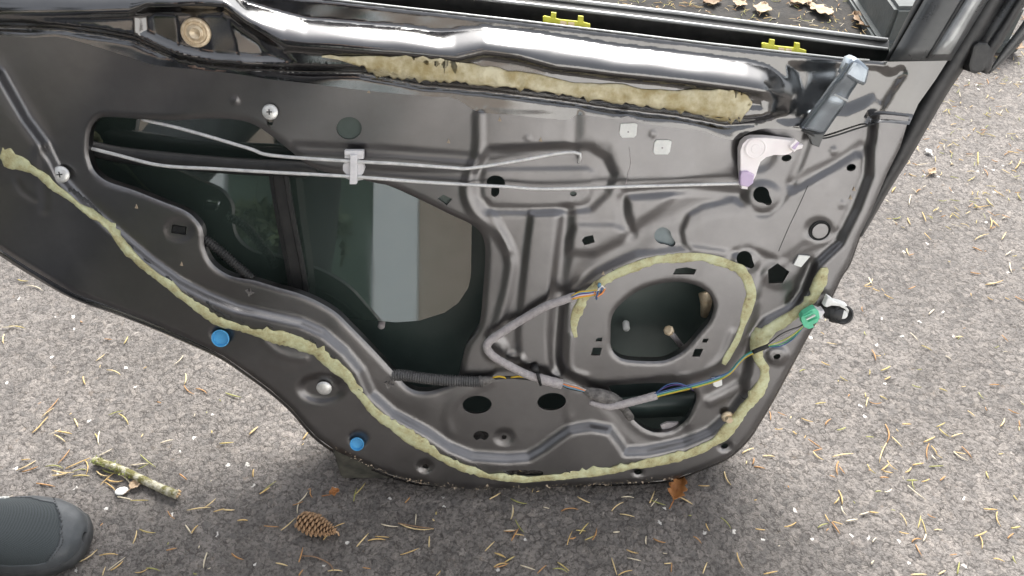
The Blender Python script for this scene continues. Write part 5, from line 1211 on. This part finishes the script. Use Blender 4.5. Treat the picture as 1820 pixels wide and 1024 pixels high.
# ---- leaves
def leaf(name, px, py, length, width, rot, curl, lobes, material, label, z=0.002, seed=0):
    c = G(px, py, 0.0); c[2] = 0.017 if c[1] > 1.85 else 0.0; r = np.random.default_rng(seed + 5); n = 13; rows = []
    for i in range(n):
        t = i / (n - 1)
        w = width * 0.5 * (math.sin(math.pi * t ** 0.8) ** 0.7) * (1 + (0.27 * math.cos(t * lobes * 2 * math.pi + 0.8) + r.normal(0, 0.06) if lobes else 0)) + 0.0008
        row = []
        for u in (-1, -0.5, 0, 0.5, 1):
            zz = z + curl * (abs(u) ** 1.5) * width * 0.5 + 0.25 * curl * length * (t - 0.5) ** 2 + r.normal(0, 0.0018 if lobes == 3 else 0.0009)
            row.append(np.array([(t - 0.5) * length, u * w, max(zz, 0.0008)]))
        rows.append(row)
    ca, sa = math.cos(rot), math.sin(rot)
    verts = [np.array([v[0] * ca - v[1] * sa, v[0] * sa + v[1] * ca, v[2]]) for row in rows for v in row]
    faces = [(i * 5 + j, i * 5 + j + 1, (i + 1) * 5 + j + 1, (i + 1) * 5 + j) for i in range(n - 1) for j in range(4)]
    t = empty(name, V(c))
    o = new_mesh('blade', verts, faces, material); o.parent = t
    so_ = o.modifiers.new('thickness', 'SOLIDIFY'); so_.thickness = 0.0005
    mid = np.array([verts[i * 5 + 2] for i in range(n)]); mid[:, 2] += 0.0004
    st = np.array([-length * 0.5 - 0.012, 0.002, 0.002]); st = np.array([st[0] * ca - st[1] * sa, st[0] * sa + st[1] * ca, st[2]])
    v = tube('stalk', np.vstack([st, mid[::2]]), np.linspace(0.0009, 0.0004, 1 + len(mid[::2])), material, None, 5); v.parent = t
    tag(t, label, 'leaf')
    return t
M['leaf_pale'] = mat('pale_dead_leaf', (0.30, 0.21, 0.13), 0.7, color2=(0.42, 0.32, 0.22), nscale=40)
M['leaf_tan'] = mat('tan_dead_leaf', (0.17, 0.105, 0.055), 0.7, color2=(0.27, 0.18, 0.11), nscale=40)
M['leaf_rust'] = mat('rust_brown_leaf', (0.30, 0.12, 0.035), 0.6, color2=(0.42, 0.19, 0.06), nscale=60)
leaf('oak_leaf', 1453, 29, 0.095, 0.05, 2.2, 0.25, 3, 'leaf_pale', 'pale lobed oak leaf lying behind the window opening', seed=1)
leaf('oak_leaf', 1531, 50, 0.10, 0.055, 1.9, 0.3, 3, 'leaf_tan', 'brown lobed oak leaf close to the belt moulding and kerb block', seed=2)
leaf('oak_leaf', 1556, 17, 0.10, 0.06, 0.5, 0.3, 3, 'leaf_tan', 'dull tan oak leaf touching the grey kerb block', seed=3)
leaf('oak_leaf', 1424, 14, 0.09, 0.04, 0.3, 0.3, 3, 'leaf_pale', 'long tan oak leaf left of the pale lobed one', seed=4)
leaf('oak_leaf', 1352, 27, 0.07, 0.045, 1.2, 0.3, 2, 'leaf_pale', 'small pinkish tan leaf at the edge of the belt moulding', seed=5)
leaf('oak_leaf', 1264, 15, 0.06, 0.035, 0.2, 0.3, 2, 'leaf_tan', 'leftmost small tan leaf behind the moulding', seed=6)
leaf('oak_leaf', 1313, 18, 0.05, 0.035, 1.0, 0.35, 2, 'leaf_pale', 'small pale leaf between two tan ones behind the moulding', seed=7)
leaf('beech_leaf', 1203, 872, 0.050, 0.024, 1.15, 0.9, 4, 'leaf_rust', 'curled rust brown leaf at the foot of the door', z=0.004, seed=8)
leaf('leaf_scrap', 595, 877, 0.016, 0.012, 0.4, 0.8, 2, 'leaf_rust', 'small crumpled brown leaf scrap left of the timber block corner', seed=9)
leaf('leaf_scrap', 244, 861, 0.024, 0.014, 1.0, 0.5, 0, 'leaf_pale', 'pale tan leaf scrap beside the mossy stick', seed=10)
leaf('leaf_scrap', 1655, 308, 0.028, 0.014, 0.8, 0.7, 2, 'leaf_pale', 'curled pale leaf scrap on the asphalt right of the door', seed=11)
leaf('leaf_scrap', 1649, 271, 0.016, 0.013, 2.0, 0.5, 0, 'pad', 'small white leaf scrap above the curled pale one', seed=12)
leaf('leaf_scrap', 1800, 96, 0.05, 0.03, 0.9, 0.5, 2, 'leaf_tan', 'tan leaf scrap at the right edge beside the outer seal', seed=13)
c = G(217, 874, 0.0)
v, f = lathe_vf([(0.001, 0), (0.006, 0.001), (0.0085, 0.003), (0.0075, 0.0048), (0.003, 0.0058), (0.0005, 0.006)], (0, 0, 0), (0, 0, 1), 12)
o = new_mesh('pale_petal', [np.array([q[0] * 1.25 + 0.15 * q[1], q[1] * 0.9, q[2] * 0.7]) for q in v], f, 'pad'); o.location = V(c); tag(o, 'small white oval petal lying below the mossy stick', 'petal')

# ---- mossy stick
a, b = G(167, 818, 0.006), G(316, 878, 0.006)
t_ = np.linspace(0, 1, 40); rs = np.random.default_rng(4)
pp = a + (b - a) * t_[:, None]; pp[:, 2] += 0.0012 * np.sin(t_ * 7); pp[:, 1] += 0.002 * np.sin(t_ * 5)
M['mossy'] = mat('lichen_bark', (0.13, 0.12, 0.04), 0.9, color2=(0.46, 0.44, 0.36), nscale=70, nlo=0.42, nhi=0.6, bump=0.8, bscale=200)
stick = tube('stick', pp, (0.0058 + 0.0012 * t_) * (1 + rs.normal(0, 0.05, 40)), 'mossy', None, 12); tag(stick, 'short broken stick with green moss and white lichen near the shoe', 'stick')
M['broken_wood'] = mat('fresh_wood', (0.42, 0.28, 0.14), 0.7, color2=(0.55, 0.4, 0.24), nscale=90)
d = (b - a) / np.linalg.norm(b - a)
for k in range(3):
    w_ = np.array([-d[1], d[0], 0]) * (k - 1) * 0.004 + np.array([0, 0, 0.001 * k])
    tube('splinter', [b - d * 0.002 + w_, b + d * 0.003 + w_, b + d * (0.004 + 0.002 * (k % 2)) + w_], [0.0024, 0.0018, 0.0006], 'broken_wood', stick, 6)
rs = np.random.default_rng(6)
M['moss'] = mat('green_moss', (0.16, 0.20, 0.03), 0.95, color2=(0.30, 0.33, 0.08), nscale=120)
mv, mf = [], []
for k in range(220):
    t = rs.uniform(0, 0.55) ** 1.3; p = a + (b - a) * t; w = rs.uniform(0.3, 2.8)
    s_ = np.array([-d[1], d[0], 0]); base = p + (s_ * math.cos(w) + np.array([0, 0, 1]) * math.sin(w)) * 0.0058
    q = len(mv); e = rs.normal(0, 0.0022, 3); mv += [base, base + e, base + e * 0.4 + d * 0.0018]; mf.append((q, q + 1, q + 2))
new_mesh('moss', mv, mf, 'moss', stick, False)
# thin twigs
M['twig'] = mat('thin_brown_twig', (0.16, 0.10, 0.06), 0.8, color2=(0.26, 0.17, 0.11), nscale=60)
tw = catmull(np.array([G(538, 988, 0.001), G(560, 990, 0.002), G(585, 1002, 0.002), G(593, 1014, 0.0015)]), 0.004)
tag(tube('twig', tw, 0.0011, 'twig', None, 6), 'thin bent brown twig below the pine cone', 'twig')
tag(tube('twig', catmull(np.array([G(708, 930, 0.002), G(735, 935, 0.003), G(771, 940, 0.002)]), 0.004), 0.0011, 'twig', None, 6), 'thin straight reddish twig right of the pine cone', 'twig')

# ---- pine cone
ca, cb = G(531, 924, 0.016), G(596, 945, 0.013)
ax_ = cb - ca; LC = np.linalg.norm(ax_); ax_ /= LC
cone = empty('pine_cone', V((ca + cb) / 2 * np.array([1, 1, 0]))); tag(cone, 'brown closed pine cone lying on the asphalt in front of the door', 'pine cone')
M['cone'] = mat('cone_scale', (0.30, 0.175, 0.09), 0.75, color2=(0.48, 0.32, 0.19), nscale=90, bump=0.3, bscale=300)
M['cone_dark'] = mat('cone_core', (0.06, 0.035, 0.02), 0.9)
ea, eb = frame_of(ax_)
def cone_r(t): return 0.0155 * (math.sin(math.pi * min(1, 0.16 + t * 0.84)) ** 0.6) * (1 - 0.35 * t)
ts = np.linspace(0, 1, 12)
tube('core', np.array([ca + ax_ * LC * t for t in ts]), np.array([max(0.001, cone_r(t) * 0.82) for t in ts]), 'cone_dark', cone, 10)
sv = [(-0.5, 0, 0), (-0.42, 0.45, 0.05), (0, 0.62, 0.22), (0.42, 0.42, 0.34), (0.6, 0, 0.42), (0.42, -0.42, 0.34), (0, -0.62, 0.22), (-0.42, -0.45, 0.05), (0.15, 0, 0.55), (0, 0, -0.15)]
sf = [(0, 1, 8), (1, 2, 8), (2, 3, 8), (3, 4, 8), (4, 5, 8), (5, 6, 8), (6, 7, 8), (7, 0, 8), (1, 0, 9), (2, 1, 9), (3, 2, 9), (4, 3, 9), (5, 4, 9), (6, 5, 9), (7, 6, 9), (0, 7, 9)]
sm = bpy.data.meshes.new('scale'); sm.from_pydata(sv, [], sf); sm.materials.append(M['cone']); sm.polygons.foreach_set('use_smooth', [True] * len(sf))
rs = np.random.default_rng(8); inv = cone.matrix_world.inverted()
for k in range(96):
    t = (k + 0.5) / 96; w = k * 2.39996
    rad = ea * math.cos(w) + eb * math.sin(w); p = ca + ax_ * LC * t + rad * cone_r(t) * 0.85
    size = 0.0084 * (0.65 + 0.5 * math.sin(math.pi * min(1, t + 0.12))) * rs.uniform(0.9, 1.1)
    xa = ax_ * 0.8 + rad * 0.55; xa /= np.linalg.norm(xa); ya = np.cross(rad, xa); ya /= np.linalg.norm(ya); za = np.cross(xa, ya)
    if za @ rad < 0: za = -za; ya = -ya
    mt = Matrix([[xa[i] * size, ya[i] * size, za[i] * size, p[i]] for i in range(3)] + [[0, 0, 0, 1]])
    o = bpy.data.objects.new('scale', sm); col.objects.link(o); o.parent = cone; o.matrix_parent_inverse = inv; o.matrix_basis = mt
tube('stalk', [cb - ax_ * 0.002, cb + ax_ * 0.004, cb + ax_ * 0.006 + np.array([0, -0.003, -0.004])], [0.002, 0.0016, 0.0012], 'cone', cone, 7)

# ================================================================ THE PHOTOGRAPHER
person = empty('person', (-0.62, 0.15, 0)); tag(person, 'person in dark clothing and a grey mesh shoe, toe at the lower left edge', 'person')
M['denim'] = mat('dark_trousers', (0.03, 0.033, 0.04), 0.85, color2=(0.045, 0.05, 0.06), nscale=60)
M['jacket'] = mat('dark_jacket', (0.022, 0.022, 0.026), 0.8, color2=(0.035, 0.035, 0.04), nscale=30)
M['skin_tone'] = mat('skin', (0.5, 0.33, 0.25), 0.5)
M['hair'] = mat('brown_hair', (0.05, 0.03, 0.02), 0.6)
M['shoe_mesh'] = mat('grey_shoe_mesh', (0.035, 0.045, 0.05), 0.75)
def knit(m):
    nt = m.node_tree; b = nt.nodes['Principled BSDF']; N = nt.nodes.new; L = nt.links.new
    tc = N('ShaderNodeTexCoord'); mp = N('ShaderNodeMapping'); mp.inputs['Scale'].default_value = (700, 800, 800); mp.inputs['Rotation'].default_value = (0, 0, 0.5)
    L(tc.outputs['Object'], mp.inputs['Vector'])
    v = N('ShaderNodeTexVoronoi'); v.inputs['Scale'].default_value = 1.0; v.inputs['Randomness'].default_value = 0.15; L(mp.outputs[0], v.inputs['Vector'])
    r = N('ShaderNodeValToRGB'); r.color_ramp.elements[0].position = 0.1; r.color_ramp.elements[0].color = (0.075, 0.09, 0.096, 1); r.color_ramp.elements[1].position = 0.6; r.color_ramp.elements[1].color = (0.026, 0.033, 0.036, 1)
    L(v.outputs['Distance'], r.inputs['Fac']); L(r.outputs['Color'], b.inputs['Base Color'])
    bp = N('ShaderNodeBump'); bp.inputs['Strength'].default_value = 0.35; bp.inputs['Distance'].default_value = 0.0006; bp.invert = True
    L(v.outputs['Distance'], bp.inputs['Height']); L(bp.outputs['Normal'], b.inputs['Normal'])
knit(M['shoe_mesh'])
M['shoe_rand'] = mat('smooth_grey_overlay', (0.055, 0.062, 0.068), 0.5, color2=(0.085, 0.093, 0.10), nscale=22, bump=0.15, bscale=400)
M['sole'] = mat('dark_rubber_sole', (0.03, 0.032, 0.034), 0.7, color2=(0.05, 0.052, 0.054), nscale=50)
def shoe(toe, ang, parent, flip=1):
    ca, sa = math.cos(ang), math.sin(ang)
    def W(s, y, z): x = -s * 0.29; return np.array([toe[0] + x * ca - y * sa, toe[1] + x * sa + y * ca, z])
    def hw(s): return np.interp(s, [0, 0.012, 0.04, 0.09, 0.17, 0.28, 0.42, 0.58, 0.75, 0.88, 0.96, 1.0], [0.008, 0.021, 0.034, 0.045, 0.053, 0.056, 0.050, 0.042, 0.039, 0.036, 0.028, 0.010])
    def ht(s): return np.interp(s, [0, 0.03, 0.1, 0.2, 0.32, 0.45, 0.58, 0.7, 0.85, 1.0], [0.030, 0.042, 0.054, 0.062, 0.074, 0.092, 0.108, 0.112, 0.110, 0.095])
    S = np.concatenate([[0, 0.006, 0.015, 0.028, 0.045, 0.065], np.linspace(0.09, 0.93, 34), [0.955, 0.975, 0.99, 1.0]]); TH = np.linspace(0, math.pi, 25)
    def pt(s, th, off=0.0):
        c, n = math.cos(th), math.sin(th); e = 0.72
        y = (hw(s) + off) * math.copysign(abs(c) ** e, c); z = 0.018 + (ht(s) - 0.018 + off) * n ** e
        skew = 0.006 * math.sin(min(s, 0.5) * math.pi * 2) * flip
        return W(s - off * 2.2 * (s < 0.06), y + skew, z)
    root = new_mesh('shoe', [pt(s, t) for s in S for t in TH], [(i * 25 + j, i * 25 + j + 1, (i + 1) * 25 + j + 1, (i + 1) * 25 + j) for i in range(len(S) - 1) for j in range(24)], 'shoe_mesh', parent)
    fix_normals(root)
    def patch(name, cond, off, material):
        vv, ff = [], []
        S2 = np.linspace(0, 0.72, 90); T2 = np.linspace(0.0, math.pi, 61); ok = np.array([[cond((S2[i] + S2[i + 1]) / 2, (T2[j] + T2[j + 1]) / 2) for j in range(60)] for i in range(89)])
        ids = {}
        def vid(i, j, o):
            if (i, j, o) not in ids: ids[(i, j, o)] = len(vv); vv.append(pt(S2[i], T2[j], o))
            return ids[(i, j, o)]
        for i in range(89):
            for j in range(60):
                if ok[i, j]:
                    ff.append((vid(i, j, off), vid(i, j + 1, off), vid(i + 1, j + 1, off), vid(i + 1, j, off)))
                    for (di, dj, a_, b_) in ((-1, 0, (i, j), (i, j + 1)), (1, 0, (i + 1, j + 1), (i + 1, j)), (0, -1, (i + 1, j), (i, j)), (0, 1, (i, j + 1), (i + 1, j + 1))):
                        ii, jj = i + di, j + dj
                        if not (0 <= ii < 89 and 0 <= jj < 60 and ok[ii, jj]):
                            ff.append((vid(*a_, off), vid(*b_, off), vid(*b_, -0.0005), vid(*a_, -0.0005)))
        return fix_normals(new_mesh(name, vv, ff, material, root))
    patch('toe_overlay', lambda s, t: s < 0.13 + 0.05 * math.cos((math.pi - t) * 2 + 0.5) + 0.03 * math.cos(t) or (t < 0.70 + 0.25 * math.sin(s * 9) and s < 0.7) or t > 2.85, 0.0012, 'shoe_rand')
    patch('side_logo', lambda s, t: 0.38 < s < 0.56 and 0.62 - (s - 0.4) * 0.9 < t < 0.80 - (s - 0.4) * 0.9, 0.0022, 'pad')
    verts = []; n = len(S); faces = []
    loop = [(s, 1) for s in S] + [(s, -1) for s in S[::-1]]
    for z, o in ((0.0, -0.003), (0.004, 0.003), (0.016, 0.004), (0.022, 0.0015)):
        for s, sg in loop: verts.append(W(s - (o * 2.5 if s < 0.06 else 0), sg * (hw(s) + o) + 0.006 * math.sin(min(s, 0.5) * math.pi * 2) * flip, z))
    m = len(loop)
    for k in range(3):
        for i in range(m): faces.append((k * m + i, k * m + (i + 1) % m, (k + 1) * m + (i + 1) % m, (k + 1) * m + i))
    faces += [tuple(range(m))[::-1], tuple(3 * m + i for i in range(m))]
    fix_normals(new_mesh('sole', verts, faces, 'sole', root))
    for k in range(46):
        t = 0.3 + k * 0.052
        s = 0.13 + 0.05 * math.cos((math.pi - t) * 2 + 0.5) + 0.03 * math.cos(t) - 0.012
        if k % 2 == 0: tube('stitch', [pt(s, t, 0.0014), pt(s, t + 0.035, 0.0018), pt(s, t + 0.07, 0.0014)], 0.0006, 'sole', root, 4)
    for k in range(5):
        s = 0.42 + k * 0.055
        tube('lace', [pt(s, 1.05, 0.002), pt(s + 0.01, 1.4, 0.004), pt(s + 0.01, 1.75, 0.004), pt(s, 2.1, 0.002)], 0.0022, 'sole', root, 6)
    return root
shoe(np.array([-0.634, 0.546]), R(3), person)
shoe(np.array([-0.41, -0.26]), R(10), person, -1)
def skin_obj(name, nodes, edges, material):
    """body part grown over a skeleton and merged into one surface"""
    bm = bmesh.new()
    for a_, b_ in edges:
        A_, B_ = np.array(nodes[a_][:3]), np.array(nodes[b_][:3]); ra, rb = nodes[a_][3], nodes[b_][3]
        k = np.linspace(0, 1, 7)
        v, f = tube(None, A_ + (B_ - A_) * k[:, None], ra + (rb - ra) * k, None, sides=14)
        vs2 = [bm.verts.new(V(q)) for q in v]
        for q in f: bm.faces.new([vs2[i] for i in q])
    for n_ in nodes:
        r_ = bmesh.ops.create_icosphere(bm, subdivisions=2, radius=n_[3], matrix=Matrix.Translation(Vector(n_[:3])))
    bmesh.ops.recalc_face_normals(bm, faces=bm.faces)
    me = bpy.data.meshes.new(name); bm.to_mesh(me); bm.free(); me.materials.append(M[material])
    o = bpy.data.objects.new(name, me); col.objects.link(o); o.parent = person; o.matrix_parent_inverse = person.matrix_world.inverted()
    rm = o.modifiers.new('remesh', 'REMESH'); rm.mode = 'VOXEL'; rm.voxel_size = 0.012 if name != 'body' else 0.004; rm.use_smooth_shade = True
    sm_ = o.modifiers.new('smooth', 'SMOOTH'); sm_.iterations = 6; sm_.factor = 0.5
    return o
skin_obj('trousers', [(-0.52, 0.06, 0.95, 0.135), (-0.56, 0.20, 0.86, 0.10), (-0.74, 0.40, 0.50, 0.075), (-0.875, 0.53, 0.10, 0.062), (-0.52, -0.04, 0.86, 0.10), (-0.56, -0.20, 0.50, 0.078), (-0.64, -0.30, 0.10, 0.065), (-0.54, 0.16, 0.96, 0.12), (-0.50, -0.02, 0.96, 0.12)],
         [(0, 1), (1, 2), (2, 3), (0, 4), (4, 5), (5, 6), (7, 8)], 'denim')
skin_obj('jacket', [(-0.51, 0.10, 0.98, 0.14), (-0.47, 0.09, 1.18, 0.15), (-0.42, 0.07, 1.36, 0.13), (-0.38, -0.10, 1.38, 0.075), (-0.36, -0.30, 1.16, 0.052), (-0.18, -0.14, 1.09, 0.042), (-0.48, 0.25, 1.38, 0.075), (-0.62, 0.34, 1.12, 0.052), (-0.56, 0.40, 0.92, 0.042), (-0.53, 0.18, 1.0, 0.11), (-0.49, 0.02, 1.0, 0.11), (-0.47, 0.18, 1.25, 0.12), (-0.42, -0.01, 1.25, 0.12)],
         [(0, 1), (1, 2), (2, 3), (3, 4), (4, 5), (2, 6), (6, 7), (7, 8), (9, 11), (10, 12), (11, 12), (9, 10)], 'jacket')
hx, hy = 0.33, -0.15
hand = [(-0.75 + hx, 0.22 + hy, 1.42, 0.06), (-0.72 + hx, 0.22 + hy, 1.50, 0.055), (-0.685 + hx, 0.22 + hy, 1.60, 0.085), (-0.675 + hx, 0.22 + hy, 1.66, 0.092), (-0.66 + hx, 0.22 + hy, 1.545, 0.055), (-0.595 + hx, 0.22 + hy, 1.60, 0.014), (-0.585 + hx, 0.22 + hy, 1.585, 0.016), (-0.69 + hx, 0.31 + hy, 1.61, 0.022), (-0.69 + hx, 0.13 + hy, 1.61, 0.022), (-0.598 + hx, 0.22 + hy, 1.55, 0.012)]
he = [(0, 1), (1, 2), (2, 3), (2, 4), (5, 6), (2, 7), (2, 8), (4, 9)]
for wx, wy, wz, dx, dy, dz in ((-0.19, -0.145, 1.09, 0.9, 0.4, 0.1), (-0.565, 0.40, 0.93, 0.4, 0.1, -0.9)):
    d0 = np.array([dx, dy, dz]) / np.linalg.norm([dx, dy, dz]); s0 = np.cross(d0, [0.1, 0, 1]); s0 /= np.linalg.norm(s0); u0 = np.cross(s0, d0); w0 = np.array([wx, wy, wz]); b0 = len(hand)
    hand.append((*w0, 0.026)); hand.append((*(w0 + d0 * 0.05), 0.026)); he.append((b0, b0 + 1))
    for fi, (so2, fl) in enumerate(((-0.03, 0.062), (-0.01, 0.075), (0.01, 0.07), (0.03, 0.055))):
        k0 = w0 + d0 * 0.075 + s0 * so2; k1 = k0 + d0 * fl * 0.5 - u0 * fl * 0.15; k2 = k1 + d0 * fl * 0.3 - u0 * fl * 0.4; q = len(hand)
        hand += [(*k0, 0.0105), (*k1, 0.009), (*k2, 0.008)]; he += [(b0 + 1, q), (q, q + 1), (q + 1, q + 2)]
    t0 = w0 + d0 * 0.02 - s0 * 0.035; t1 = t0 + d0 * 0.03 - s0 * 0.02; t2 = t1 + d0 * 0.028 - u0 * 0.01; q = len(hand)
    hand += [(*t0, 0.014), (*t1, 0.0115), (*t2, 0.0095)]; he += [(b0, q), (q, q + 1), (q + 1, q + 2)]
skin_obj('body', hand, he, 'skin_tone')
skin_obj('hair', [(-0.70 + hx, 0.22 + hy, 1.68, 0.088), (-0.735 + hx, 0.22 + hy, 1.62, 0.07), (-0.70 + hx, 0.27 + hy, 1.66, 0.06), (-0.70 + hx, 0.17 + hy, 1.66, 0.06)], [(0, 1), (0, 2), (0, 3)], 'hair')
